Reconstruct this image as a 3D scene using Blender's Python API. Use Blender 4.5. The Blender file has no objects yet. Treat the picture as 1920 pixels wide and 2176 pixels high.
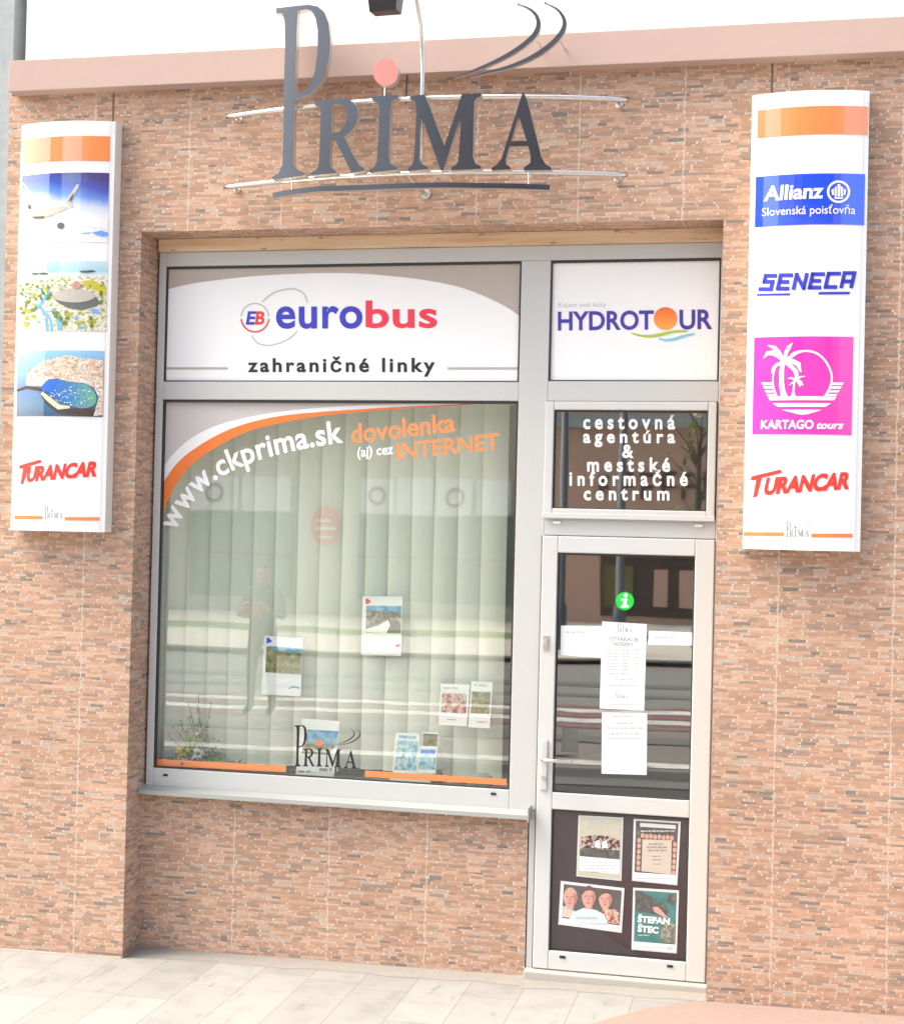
import bpy, bmesh, math, random
from mathutils import Vector, Matrix
from mathutils.geometry import tessellate_polygon
random.seed(7)
R = math.radians
scn = bpy.context.scene
col = scn.collection

# ------------------------------------------------------------------ camera
RES_X, RES_Y, FOC = 1920.0, 2176.0, 3160.0            # photograph size and focal length in its pixels
CAM = Vector((1.70, -7.0, 2.15))
C_R = Vector((0.9754742, 0.21880139, 0.02400086)).normalized()
C_F = Vector((-0.2191251, 0.97562571, 0.0117756)).normalized()
C_U = C_R.cross(C_F).normalized()
cam_d = bpy.data.cameras.new('camera')
cam_o = bpy.data.objects.new('camera', cam_d)
col.objects.link(cam_o)
cam_d.sensor_fit = 'VERTICAL'
cam_d.sensor_height = 24.0
cam_d.lens = 24.0 * FOC / RES_Y
cam_d.clip_start = 0.05
cam_d.clip_end = 500
mw = Matrix.Identity(4)
for i in range(3):
    mw[i][0] = C_R[i]; mw[i][1] = C_U[i]; mw[i][2] = -C_F[i]; mw[i][3] = CAM[i]
cam_o.matrix_world = mw
scn.camera = cam_o

# ------------------------------------------------------------------ sky, sun, exposure
SUN_EL, SUN_AZ = R(55), R(258)
wd = bpy.data.worlds.new('World')
scn.world = wd
wd.use_nodes = True
wn = wd.node_tree.nodes; wn.clear()
sky = wn.new('ShaderNodeTexSky'); sky.sky_type = 'NISHITA'; sky.sun_disc = False
sky.sun_elevation = SUN_EL; sky.sun_rotation = SUN_AZ
sky.air_density = 0.7; sky.dust_density = 5.0; sky.ozone_density = 0.0; sky.altitude = 0
bg = wn.new('ShaderNodeBackground'); bg.inputs[1].default_value = 0.15
wo = wn.new('ShaderNodeOutputWorld')
cloudy = wn.new('ShaderNodeMix'); cloudy.data_type = 'RGBA'; cloudy.blend_type = 'MULTIPLY'   # thin white overcast takes the blue out
cloudy.inputs[0].default_value = 1.0; cloudy.inputs[7].default_value = (1.0, 1.015, 0.93, 1)
wd.node_tree.links.new(sky.outputs[0], cloudy.inputs[6]); wd.node_tree.links.new(cloudy.outputs[2], bg.inputs[0]); wd.node_tree.links.new(bg.outputs[0], wo.inputs[0])
sl = bpy.data.lights.new('sun', 'SUN'); sl.energy = 1.1; sl.angle = R(34); sl.color = (1.0, 0.985, 0.93)
so = bpy.data.objects.new('sun', sl); col.objects.link(so)
sd = Vector((math.sin(SUN_AZ) * math.cos(SUN_EL), math.cos(SUN_AZ) * math.cos(SUN_EL), math.sin(SUN_EL)))
so.rotation_euler = sd.to_track_quat('Z', 'Y').to_euler()
so.location = (0, -10, 12)
vs = scn.view_settings
vs.view_transform = 'Standard'; vs.look = 'None'; vs.gamma = 1.0; vs.use_curve_mapping = False
vs.exposure = 1.88

# ------------------------------------------------------------------ measuring helpers (a photo pixel onto a known plane)
def at(px, py, y):
    d = C_F + C_R * ((px - RES_X / 2) / FOC) - C_U * ((py - RES_Y / 2) / FOC)
    p = CAM + d * ((y - CAM.y) / d.y)
    return (p.x, p.z)
def at_s(px, py, ys):
    y = ys(0.0) if not hasattr(ys, 'x0') else ys(ys.x0)
    for _ in range(6):
        x, z = at(px, py, y); y = ys(x)
    return at(px, py, y)
def zoom(scale, ox, oy):
    return lambda p: (ox + p[0] / scale, oy + p[1] / scale)
def const(y):
    return lambda x: y
def bow(xc, hw, y_edge, depth):
    f = lambda x: y_edge - depth * max(0.0, 1 - ((x - xc) / hw) ** 2)
    f.x0 = xc
    return f

# ------------------------------------------------------------------ scene helpers
def tag(o, label=None, cat=None, group=None, kind=None):
    if label: o['label'] = label
    if cat: o['category'] = cat
    if group: o['group'] = group
    if kind: o['kind'] = kind
    return o
def empty(name, label, cat, loc=(0, 0, 0), group=None):
    o = bpy.data.objects.new(name, None); col.objects.link(o)
    o.location = loc; o.empty_display_size = 0.1
    bpy.context.view_layer.update()
    return tag(o, label, cat, group)

class MB:
    """collects geometry in world space, builds ONE mesh object"""
    def __init__(s): s.v = []; s.f = []; s.mi = []
    def add(s, vs_, fs_, mi=0):
        n = len(s.v); s.v += [tuple(v) for v in vs_]
        for f in fs_: s.f.append(tuple(i + n for i in f)); s.mi.append(mi)
        return s
    def box(s, x0, x1, y0, y1, z0, z1, mi=0):
        return s.add([(x0, y0, z0), (x1, y0, z0), (x1, y1, z0), (x0, y1, z0), (x0, y0, z1), (x1, y0, z1), (x1, y1, z1), (x0, y1, z1)],
              [(0, 3, 2, 1), (4, 5, 6, 7), (0, 1, 5, 4), (1, 2, 6, 5), (2, 3, 7, 6), (3, 0, 4, 7)], mi)
    def tube(s, pts, r, n=10, mi=0):
        pts = [Vector(p) for p in pts]
        rs = r if isinstance(r, (list, tuple)) else [r] * len(pts)
        t0 = (pts[1] - pts[0]).normalized()
        a = Vector((0, 0, 1)) if abs(t0.z) < .9 else Vector((1, 0, 0))
        rings = []
        for i, p in enumerate(pts):
            t = (pts[min(i + 1, len(pts) - 1)] - pts[max(i - 1, 0)]).normalized()
            u = (a - t * a.dot(t)).normalized(); w = t.cross(u); a = u
            rings.append([p + (u * math.cos(k * 2 * math.pi / n) + w * math.sin(k * 2 * math.pi / n)) * rs[i] for k in range(n)])
        vs_ = [q for ring in rings for q in ring]; fs_ = []
        for i in range(len(pts) - 1):
            for k in range(n):
                k2 = (k + 1) % n
                fs_.append((i * n + k, i * n + k2, (i + 1) * n + k2, (i + 1) * n + k))
        fs_.append(tuple(range(n - 1, -1, -1))); m = (len(pts) - 1) * n
        fs_.append(tuple(m + k for k in range(n)))
        return s.add(vs_, fs_, mi)
    def flat(s, loops, ys, off=0.0, thick=0.0, mi=0, side_mi=None):
        """polygon (outer loop + holes) given in (x, z); laid on the surface y = ys(x), facing -y"""
        pts = [p for l in loops for p in l]
        tris = tessellate_polygon([[Vector((p[0], p[1], 0)) for p in l] for l in loops])
        V = [(p[0], ys(p[0]) - off, p[1]) for p in pts]
        if hasattr(ys, 'x0'):            # curved: cut into narrow upright strips so that the face follows the curve
            bm_ = bmesh.new(); bv = [bm_.verts.new((p[0], 0, p[1])) for p in pts]
            for t in tris:
                try: bm_.faces.new([bv[i] for i in t])
                except ValueError: pass
            xa, xb = min(p[0] for p in pts), max(p[0] for p in pts); st = .012
            k = math.ceil(xa / st)
            while k * st < xb:
                bmesh.ops.bisect_plane(bm_, geom=bm_.verts[:] + bm_.edges[:] + bm_.faces[:], plane_co=(k * st, 0, 0), plane_no=(1, 0, 0)); k += 1
            bmesh.ops.recalc_face_normals(bm_, faces=bm_.faces[:])
            bm_.verts.index_update()
            VV = [(v.co.x, ys(v.co.x) - off, v.co.z) for v in bm_.verts]; F = []
            for f in bm_.faces:
                q = [v.index for v in f.verts]; ar = 0
                for i in range(len(q)):
                    a, b = VV[q[i]], VV[q[(i + 1) % len(q)]]; ar += a[0] * b[2] - b[0] * a[2]
                F.append(tuple(q) if ar > 0 else tuple(q[::-1]))
            bm_.free()
        else:
            VV = V; F = []
            for t in tris:
                a, b, c = (pts[i] for i in t)
                cr = (b[0] - a[0]) * (c[1] - a[1]) - (b[1] - a[1]) * (c[0] - a[0])
                F.append(tuple(t) if cr > 0 else (t[0], t[2], t[1]))
        s.add(VV, F, mi)
        if thick > 0:
            n = len(pts)
            V2 = V + [(v[0], v[1] + thick, v[2]) for v in V]
            F2 = []; k = 0
            for li, l in enumerate(loops):
                area = sum(l[i][0] * l[(i + 1) % len(l)][1] - l[(i + 1) % len(l)][0] * l[i][1] for i in range(len(l)))
                ccw = (area > 0) == (li == 0)
                for i in range(len(l)):
                    a, b = k + i, k + (i + 1) % len(l)
                    F2.append((a, a + n, b + n, b) if ccw else (b, b + n, a + n, a))
                k += len(l)
            s.add(V2, F2, side_mi if side_mi is not None else mi)
            s.add([(v[0], v[1] + thick, v[2]) for v in VV], [tuple(reversed(f)) for f in F], side_mi if side_mi is not None else mi)
        return s
    def quad(s, c4, ys, off=0.0, n=1, mi=0):
        """c4: top-left, top-right, bottom-right, bottom-left in (x, z)"""
        V = []
        for i in range(n + 1):
            t = i / n
            for a, b in ((c4[0], c4[1]), (c4[3], c4[2])):
                x = a[0] + (b[0] - a[0]) * t; z = a[1] + (b[1] - a[1]) * t
                V.append((x, ys(x) - off, z))
        F = [(2 * i + 1, 2 * i + 3, 2 * i + 2, 2 * i) for i in range(n)]
        return s.add(V, F, mi)
    def build(s, name, mats, parent=None, bevel=0.0, smooth=False, label=None):
        me = bpy.data.meshes.new(name)
        me.from_pydata(s.v, [], s.f)
        mats = mats if isinstance(mats, (list, tuple)) else [mats]
        for m in mats: me.materials.append(m)
        me.polygons.foreach_set('material_index', s.mi)
        me.update()
        if smooth:
            me.polygons.foreach_set('use_smooth', [True] * len(me.polygons))
        o = bpy.data.objects.new(name, me); col.objects.link(o)
        if bevel > 0:
            b = o.modifiers.new('bevel', 'BEVEL'); b.width = bevel; b.segments = 2; b.limit_method = 'ANGLE'
        if parent:
            o.parent = parent
            if parent.type == 'EMPTY': o.matrix_parent_inverse = parent.matrix_basis.inverted()   # geometry is in world space
        if label: o['label'] = label
        return o

# ------------------------------------------------------------------ text (Blender's own built-in face, turned into mesh)
_dg_cache = {}
def glyphs(s, bold=0.0, spacing=1.0):
    key = (s, bold, spacing)
    if key in _dg_cache: return _dg_cache[key]
    c = bpy.data.curves.new('lettering', 'FONT'); c.body = s; c.offset = bold; c.space_character = spacing
    c.resolution_u = 4; c.align_x = 'LEFT'
    o = bpy.data.objects.new('lettering', c); col.objects.link(o)
    dg = bpy.context.evaluated_depsgraph_get()
    m = bpy.data.meshes.new_from_object(o.evaluated_get(dg))
    v = [(q.co.x, q.co.y) for q in m.vertices]; f = [tuple(p.vertices) for p in m.polygons]
    bpy.data.objects.remove(o); bpy.data.curves.remove(c); bpy.data.meshes.remove(m)
    _dg_cache[key] = (v, f)
    return v, f
def text(mb, s, bl, br, tl, ys, off, ref='H', bold=0.012, spacing=1.0, mi=0):
    """bl, br: ends of the baseline, tl: top of the first letter's ref height; all (x, z)"""
    v, f = glyphs(s, bold, spacing)
    rv, _ = glyphs(ref, bold)
    x0 = min(p[0] for p in v); x1 = max(p[0] for p in v)
    h = max(p[1] for p in rv)
    ux = ((br[0] - bl[0]) / (x1 - x0), (br[1] - bl[1]) / (x1 - x0))
    uz = ((tl[0] - bl[0]) / h, (tl[1] - bl[1]) / h)
    V = []
    for (a, b) in v:
        a -= x0
        x = bl[0] + ux[0] * a + uz[0] * b; z = bl[1] + ux[1] * a + uz[1] * b
        V.append((x, ys(x) - off, z))
    mb.add(V, f, mi)
def stroke_poly(pts, w):
    """thick polyline in pixel space -> one quad per segment"""
    out = []
    for (a, b) in zip(pts, pts[1:]):
        dx, dy = b[0] - a[0], b[1] - a[1]; l = math.hypot(dx, dy) or 1
        nx, ny = -dy / l * w / 2, dx / l * w / 2; ex, ey = dx / l * w / 2 * .9, dy / l * w / 2 * .9
        out.append([(a[0] - ex + nx, a[1] - ey + ny), (b[0] + ex + nx, b[1] + ey + ny), (b[0] + ex - nx, b[1] + ey - ny), (a[0] - ex - nx, a[1] - ey - ny)])
    return out
def ribbon(pts, ws):
    """polyline with a width at every point -> one closed outline"""
    L, Rr = [], []
    for i, p in enumerate(pts):
        a = pts[max(i - 1, 0)]; b = pts[min(i + 1, len(pts) - 1)]
        dx, dy = b[0] - a[0], b[1] - a[1]; l = math.hypot(dx, dy) or 1
        w = (ws[i] if isinstance(ws, (list, tuple)) else ws) / 2
        L.append((p[0] - dy / l * w, p[1] + dx / l * w)); Rr.append((p[0] + dy / l * w, p[1] - dx / l * w))
    return L + Rr[::-1]
def circle(cx, cy, rx, ry=None, n=36, a0=0, a1=360):
    ry = ry or rx
    full = abs(a1 - a0) >= 360
    m = n if full else n + 1
    return [(cx + rx * math.cos(R(a0 + (a1 - a0) * k / n)), cy + ry * math.sin(R(a0 + (a1 - a0) * k / n))) for k in range(m)]
def smooth_line(pts, n=6):
    """Catmull-Rom through the points"""
    out = []
    for i in range(len(pts) - 1):
        p0 = pts[max(i - 1, 0)]; p1 = pts[i]; p2 = pts[i + 1]; p3 = pts[min(i + 2, len(pts) - 1)]
        for k in range(n):
            t = k / n
            out.append(tuple(.5 * (2 * p1[j] + (p2[j] - p0[j]) * t + (2 * p0[j] - 5 * p1[j] + 4 * p2[j] - p3[j]) * t * t + (3 * p1[j] - p0[j] - 3 * p2[j] + p3[j]) * t ** 3) for j in range(2)))
    out.append(tuple(pts[-1]))
    return out

def closed(pts, n=4):
    out = []; m = len(pts)
    for i in range(m):
        p0, p1, p2, p3 = pts[i - 1], pts[i], pts[(i + 1) % m], pts[(i + 2) % m]
        for k in range(n):
            t = k / n
            out.append(tuple(.5 * (2 * p1[j] + (p2[j] - p0[j]) * t + (2 * p0[j] - 5 * p1[j] + 4 * p2[j] - p3[j]) * t * t + (3 * p1[j] - p0[j] - 3 * p2[j] + p3[j]) * t ** 3) for j in range(2)))
    return out

# ------------------------------------------------------------------ materials
def lin(c):
    c /= 255.0
    return c / 12.92 if c <= .04045 else ((c + .055) / 1.055) ** 2.4
def rgb(r, g, b, k=1.0):
    return (lin(r) * k, lin(g) * k, lin(b) * k, 1)
class NT:
    def __init__(s, name):
        s.m = bpy.data.materials.new(name); s.m.use_nodes = True
        s.n = s.m.node_tree.nodes; s.l = s.m.node_tree.links; s.n.clear()
        s.out = s.n.new('ShaderNodeOutputMaterial')
    def node(s, t, ins=None, **kw):
        n = s.n.new(t)
        for k, v in kw.items(): setattr(n, k, v)
        for k, v in (ins or {}).items(): s.set(n.inputs[k], v)
        return n
    def set(s, sock, v):
        if isinstance(v, bpy.types.NodeSocket): s.l.new(v, sock)
        elif isinstance(v, bpy.types.Node): s.l.new(v.outputs[0], sock)
        else: sock.default_value = v
    def math(s, op, a, b=0.0, c=None):
        d = {0: a, 1: b}
        if c is not None: d[2] = c
        return s.node('ShaderNodeMath', d, operation=op).outputs[0]
    def mix(s, f, a, b, mode='MIX'):
        n = s.node('ShaderNodeMix', data_type='RGBA', blend_type=mode)
        s.set(n.inputs[0], f); s.set(n.inputs[6], a); s.set(n.inputs[7], b)
        return n.outputs[2]
    def ramp(s, f, stops, interp='LINEAR'):
        n = s.node('ShaderNodeValToRGB', {0: f}); cr = n.color_ramp; cr.interpolation = interp
        while len(cr.elements) < len(stops): cr.elements.new(0.5)
        for e, (p, c) in zip(cr.elements, stops): e.position = p; e.color = c
        return n.outputs[0]
    def noise(s, vec, scale, detail=2.0, dim='3D', rough=.5):
        n = s.node('ShaderNodeTexNoise', noise_dimensions=dim)
        if dim == '1D': s.set(n.inputs['W'], vec)
        elif vec is not None: s.set(n.inputs['Vector'], vec)
        n.inputs['Scale'].default_value = scale; n.inputs['Detail'].default_value = detail; n.inputs['Roughness'].default_value = rough
        return n.outputs[0]
    def pos(s):
        g = s.node('ShaderNodeNewGeometry'); x = s.node('ShaderNodeSeparateXYZ', {0: g.outputs['Position']})
        return g.outputs['Position'], x.outputs[0], x.outputs[1], x.outputs[2]
    def bsdf(s, color, rough=.5, metal=0.0, spec=.5, bump=None, bs=.3, bd=.004, **kw):
        b = s.node('ShaderNodeBsdfPrincipled')
        s.set(b.inputs['Base Color'], color); s.set(b.inputs['Roughness'], rough); s.set(b.inputs['Metallic'], metal)
        s.set(b.inputs['Specular IOR Level'], spec)
        for k, v in kw.items(): s.set(b.inputs[k], v)
        if bump is not None:
            bn = s.node('ShaderNodeBump', {'Strength': bs, 'Distance': bd, 'Height': bump})
            s.l.new(bn.outputs[0], b.inputs['Normal'])
        s.l.new(b.outputs[0], s.out.inputs[0])
        return b
def plain(name, color, rough=.5, metal=0.0, var=.06, scale=9.0, bump=0.0, spec=.5, coat=0.0):
    t = NT(name); p = t.pos()[0]
    n = t.noise(p, scale, 4.0)
    c1 = tuple(x * (1 - var) for x in color[:3]) + (1,); c2 = tuple(min(1, x * (1 + var)) for x in color[:3]) + (1,)
    c = t.mix(n, c1, c2)
    n2 = t.noise(p, scale * 14, 3.0)
    kw = {}
    if coat: kw = {'Coat Weight': coat, 'Coat Roughness': .06, 'Coat IOR': 2.0}
    t.bsdf(c, t.math('MULTIPLY_ADD', n, .1, rough - .05), metal, spec, bump=n2 if bump else None, bs=bump, bd=.003, **kw)
    return t.m

def brick_mat(name, x_joint, pitch, swap=False):
    t = NT(name)
    pv, X, Y, Z = t.pos()
    u = t.math('ADD', X, Y)
    v = Z
    if swap: u, v = X, Y
    warp = t.noise(pv, 7.0, 2.0)
    v1 = t.math('MULTIPLY_ADD', t.math('SUBTRACT', warp, .5), .010, v)
    v2 = t.math('MULTIPLY_ADD', t.noise(v1, 33.0, 1.0, '1D'), .014, v1)
    RH = .0125
    vr = t.math('DIVIDE', v2, RH)
    row = t.math('FLOOR', vr); fv = t.math('FRACT', vr)
    w1 = t.node('ShaderNodeTexWhiteNoise', {'W': row}, noise_dimensions='1D').outputs[0]
    w2 = t.node('ShaderNodeTexWhiteNoise', {'W': t.math('ADD', row, 91.7)}, noise_dimensions='1D').outputs[0]
    wl = t.math('MULTIPLY_ADD', w2, .060, .036)
    uu = t.math('DIVIDE', t.math('MULTIPLY_ADD', w1, 3.1, u), wl)
    cell = t.math('FLOOR', uu); fu = t.math('FRACT', uu)
    cv = t.node('ShaderNodeCombineXYZ', {0: cell, 1: row, 2: 0.0})
    wn_ = t.node('ShaderNodeTexWhiteNoise', {'Vector': cv.outputs[0]}, noise_dimensions='3D')
    cr = wn_.outputs[0]
    sep = t.node('ShaderNodeSeparateColor', {0: wn_.outputs[1]})
    r2, r3 = sep.outputs[1], sep.outputs[2]
    K = .70
    base = t.ramp(cr, [(0.0, rgb(150, 136, 127, K)), (.024, rgb(176, 150, 134, K)), (.12, rgb(192, 154, 131, K)), (.30, rgb(204, 160, 133, K)),
                       (.52, rgb(215, 170, 143, K)), (.74, rgb(222, 182, 157, K)), (.90, rgb(208, 184, 166, K))], 'CONSTANT')
    # every strip mottled along its length
    st = t.node('ShaderNodeMapping', {'Vector': pv, 'Scale': (30.0, 30.0, 110.0)})
    mott = t.noise(st.outputs[0], 1.0, 5.0, rough=.65)
    base = t.mix(.55, base, t.ramp(mott, [(.25, (.54, .53, .53, 1)), (.5, (.85, .85, .85, 1)), (.76, (1.14, 1.13, 1.12, 1))]), 'MULTIPLY')
    base = t.mix(1.0, base, t.ramp(t.noise(pv, 1.6, 3.0), [(.3, (1.12, 1.10, 1.10, 1)), (.7, (1.34, 1.34, 1.34, 1))]), 'MULTIPLY')
    # recessed bed line between the strips, and pale pointing in the upright joints
    lowj = t.math('LESS_THAN', fv, t.math('MULTIPLY_ADD', r2, .20, .04))
    base = t.mix(t.math('MULTIPLY', lowj, t.math('MULTIPLY_ADD', r3, .34, .04)), base, rgb(156, 126, 110, K))
    hij = t.math('MULTIPLY', t.math('GREATER_THAN', fv, .80), t.math('GREATER_THAN', r3, .72))
    base = t.mix(t.math('MULTIPLY', hij, .20), base, rgb(246, 226, 212, .8))
    d = t.math('MULTIPLY', fu, wl)
    uj = t.math('MULTIPLY', t.math('LESS_THAN', d, t.math('MULTIPLY_ADD', r3, .007, .003)), t.math('MULTIPLY', t.math('GREATER_THAN', r2, .40), t.math('LESS_THAN', t.math('ABSOLUTE', t.math('SUBTRACT', fv, .5)), .34)))
    base = t.mix(t.math('MULTIPLY', uj, t.math('MULTIPLY_ADD', r2, .55, .20)), base, rgb(250, 240, 230, .80))
    # wavy upright joint between the big tiles
    tj = t.math('FRACT', t.math('DIVIDE', t.math('SUBTRACT', t.math('MULTIPLY_ADD', t.math('SUBTRACT', t.noise(pv, 24.0, 1.0), .5), .022, u), x_joint), pitch))
    tjm = t.math('LESS_THAN', tj, .0075 / pitch)
    gap = t.math('GREATER_THAN', t.noise(pv, 40.0, 1.0), .40)
    base = t.mix(t.math('MULTIPLY', t.math('MULTIPLY', tjm, gap), .50), base, rgb(248, 232, 220, .76))
    hgt = t.math('ADD', t.math('MULTIPLY', cr, .6), t.math('SUBTRACT', t.math('MULTIPLY', mott, .5), t.math('MULTIPLY', lowj, .8)))
    base = t.node('ShaderNodeHueSaturation', {'Hue': .504, 'Saturation': .95, 'Value': .95, 'Color': base}).outputs[0]
    t.bsdf(base, .72, 0, .3, bump=hgt, bs=.45, bd=.004)
    return t.m

def paving_mat(name):
    t = NT(name)
    pv, X, Y, Z = t.pos()
    W_, L_ = .26, .98
    u = t.math('DIVIDE', t.math('SUBTRACT', X, .01), W_)
    c = t.math('FLOOR', u); fu = t.math('FRACT', u)
    w1 = t.node('ShaderNodeTexWhiteNoise', {'W': c}, noise_dimensions='1D').outputs[0]
    v = t.math('DIVIDE', t.math('MULTIPLY_ADD', w1, .98, t.math('ADD', Y, .02)), L_)
    r = t.math('FLOOR', v); fv = t.math('FRACT', v)
    rn = t.node('ShaderNodeTexWhiteNoise', {'Vector': t.node('ShaderNodeCombineXYZ', {0: c, 1: r, 2: 3.0}).outputs[0]}, noise_dimensions='3D').outputs[0]
    base = t.ramp(rn, [(0, rgb(226, 222, 218, .36)), (.5, rgb(230, 227, 222, .38)), (1, rgb(222, 219, 214, .35))])
    base = t.mix(1.0, base, t.ramp(t.noise(pv, 5.0, 6.0, rough=.6), [(.32, (.84, .84, .84, 1)), (.50, (1, 1, 1, 1)), (.8, (1.05, 1.05, 1.04, 1))]), 'MULTIPLY')
    st = t.node('ShaderNodeMapping', {'Vector': pv, 'Scale': (9.0, 2.2, 1.0)})
    base = t.mix(t.ramp(t.noise(st.outputs[0], 1.3, 6.0, rough=.75), [(.58, (0, 0, 0, 1)), (.76, (.62, .62, .62, 1))]), base, rgb(112, 110, 108, .5))
    base = t.mix(t.ramp(t.noise(pv, 130.0, 2.0), [(.62, (0, 0, 0, 1)), (.8, (.22, .22, .22, 1))]), base, rgb(120, 116, 112, .7))
    du = t.math('MULTIPLY', t.math('MINIMUM', fu, t.math('SUBTRACT', 1.0, fu)), W_)
    dv = t.math('MULTIPLY', t.math('MINIMUM', fv, t.math('SUBTRACT', 1.0, fv)), L_)
    j = t.math('LESS_THAN', t.math('MINIMUM', du, dv), t.math('MULTIPLY_ADD', t.noise(pv, 30.0, 2.0), .004, .0006))
    base = t.mix(t.math('MULTIPLY', j, .62), base, rgb(156, 148, 140, .5))
    # sandy mortar skirt along the foot of the wall
    t.bsdf(base, .8, 0, .25, bump=t.math('SUBTRACT', t.noise(pv, 60.0, 3.0), t.math('MULTIPLY', j, 1.2)), bs=.3, bd=.003)
    return t.m

def glass_mat(name, refl, tint):
    t = NT(name)
    g = t.node('ShaderNodeBsdfGlossy'); g.inputs['Roughness'].default_value = 0.014; g.inputs['Color'].default_value = (.96, .98, .96, 1)
    tr = t.node('ShaderNodeBsdfTransparent'); tr.inputs[0].default_value = tint
    ge = t.node('ShaderNodeNewGeometry')
    dt = t.node('ShaderNodeVectorMath', {0: ge.outputs['Normal'], 1: ge.outputs['Incoming']}, operation='DOT_PRODUCT')
    c_ = t.math('ABSOLUTE', dt.outputs['Value'])                    # Schlick, the same from both sides of the thin pane
    f = t.math('MULTIPLY_ADD', t.math('POWER', t.math('SUBTRACT', 1.0, c_), 5.0), 1.0 - refl, refl)
    # real panes are never perfectly flat
    wv = t.noise(t.pos()[0], 2.2, 1.0)
    bn = t.node('ShaderNodeBump', {'Strength': .02, 'Distance': .015, 'Height': wv})
    t.l.new(bn.outputs[0], g.inputs['Normal'])
    mx = t.node('ShaderNodeMixShader', {0: f}); t.l.new(tr.outputs[0], mx.inputs[1]); t.l.new(g.outputs[0], mx.inputs[2])
    t.l.new(mx.outputs[0], t.out.inputs[0])
    return t.m

M = {}
M['brick_left'] = brick_mat('strip_tile_left', -1.795, .508)
M['brick_lintel'] = brick_mat('strip_tile_lintel', -1.276, .494)
M['brick_panel'] = brick_mat('strip_tile_panel', -1.325, .506)
M['brick_right'] = brick_mat('strip_tile_right', 1.667, .510)
M['brick_soffit'] = brick_mat('strip_tile_soffit', -1.276, .494, swap=True)
M['plaster'] = plain('white_plaster', (.84, .835, .82, 1), .85, var=.03, scale=2.0, bump=.15)
M['fascia'] = plain('pink_render', rgb(226, 196, 184, .64), .8, var=.05, scale=3.0, bump=.2)
M['grey_render'] = plain('grey_rough_render', rgb(188, 196, 198, .72), .9, var=.25, scale=16.0, bump=.6)
M['alu'] = plain('grey_aluminium', (.525, .53, .52, 1), .42, var=.02, scale=3.0, spec=.5)
M['alu_door'] = plain('light_grey_aluminium', (.575, .58, .57, 1), .40, var=.02, scale=3.0)
M['gasket'] = plain('dark_gasket', (.03, .03, .03, 1), .6)
M['zinc'] = plain('zinc_sill', (.36, .375, .355, 1), .45, var=.08, scale=5.0)
M['white_cap'] = plain('white_plastic', (.82, .82, .80, 1), .4, var=.02)
M['slot'] = plain('dark_slot', (.02, .02, .02, 1), .6)
M['concrete'] = plain('pale_concrete', rgb(236, 230, 220, .50), .85, var=.10, scale=12.0, bump=.3)
M['paving'] = paving_mat('pale_stone_paving')
M['salmon'] = plain('salmon_paving', rgb(218, 188, 174, .42), .85, var=.14, scale=38.0, bump=.5)
M['glass'] = glass_mat('window_glass', .20, (.95, .98, .94, 1))
M['glass_door'] = glass_mat('door_glass', .29, (.75, .77, .75, 1))
M['panel_dark'] = plain('dark_glossy_panel', rgb(88, 72, 80, .45), .06, var=.03, spec=.5, coat=.25)
M['sign_white'] = plain('white_sign_plastic', (.86, .86, .855, 1), .25, var=.008, scale=1.5, coat=.25)
M['sign_edge'] = plain('cream_sign_edge', (.80, .76, .69, 1), .35, var=.02)
M['trim_grey'] = plain('pale_grey_trim', (.70, .70, .69, 1), .4, var=.02)
M['orange'] = plain('orange_vinyl', rgb(255, 146, 76, .86), .22, var=.02, coat=1.0)
M['orange_deep'] = plain('deep_orange_vinyl', rgb(252, 132, 60, .9), .35, var=.02)
M['blue_allz'] = plain('bright_blue_vinyl', rgb(20, 84, 248, .80), .22, var=.02, coat=1.0)
M['blue_text'] = plain('blue_vinyl', rgb(62, 66, 200, .85), .4, var=.02)
M['indigo'] = plain('indigo_vinyl', rgb(74, 62, 168, .9), .4, var=.02)
M['red_text'] = plain('red_vinyl', rgb(238, 62, 52, .9), .4, var=.02)
M['red_pink'] = plain('crimson_vinyl', rgb(244, 58, 84, .9), .4, var=.02)
M['pink'] = plain('magenta_vinyl', rgb(255, 52, 196, .82), .3, var=.02, coat=.7)
M['white_vinyl'] = plain('white_vinyl', (.86, .86, .86, 1), .4, var=.01)
M['beige_film'] = plain('beige_grey_film', rgb(200, 188, 178, .80), .45, var=.03, scale=3)
M['lilac_film'] = plain('pale_grey_film', rgb(214, 206, 204, .86), .4, var=.03, scale=3)
M['black_vinyl'] = plain('dark_vinyl', (.016, .015, .014, 1), .5, var=.05)
M['grey_text'] = plain('grey_print', (.28, .28, .29, 1), .6)
M['faint_text'] = plain('faint_grey_print', (.50, .50, .52, 1), .6)
M['grey_line'] = plain('grey_line', (.42, .41, .38, 1), .5)
M['lime'] = plain('lime_vinyl', rgb(184, 212, 64, .85), .4, var=.03)
M['sky_blue'] = plain('sky_blue_vinyl', rgb(140, 214, 240, .85), .4, var=.03)
M['green_sticker'] = plain('green_sticker', rgb(32, 216, 76, .85), .4, var=.03)
M['paper'] = plain('white_paper', (.82, .83, .83, 1), .7, var=.02)
M['paper_cream'] = plain('cream_paper', (.80, .78, .70, 1), .7, var=.03)
M['steel'] = plain('polished_steel', (.72, .70, .66, 1), .22, 1.0, var=.04)
M['letter_face'] = plain('dark_brushed_steel', (.098, .103, .118, 1), .30, .9, var=.06, scale=4.0)
M['letter_side'] = plain('bright_letter_side', (.62, .58, .53, 1), .30, .6, var=.05)
M['dot_red'] = plain('coral_acrylic', rgb(246, 136, 128, .86), .35, var=.03)
M['black_metal'] = plain('black_metal', (.018, .018, .018, 1), .4, var=.1)
M['cable'] = plain('dark_cable', (.05, .045, .04, 1), .6)
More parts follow.
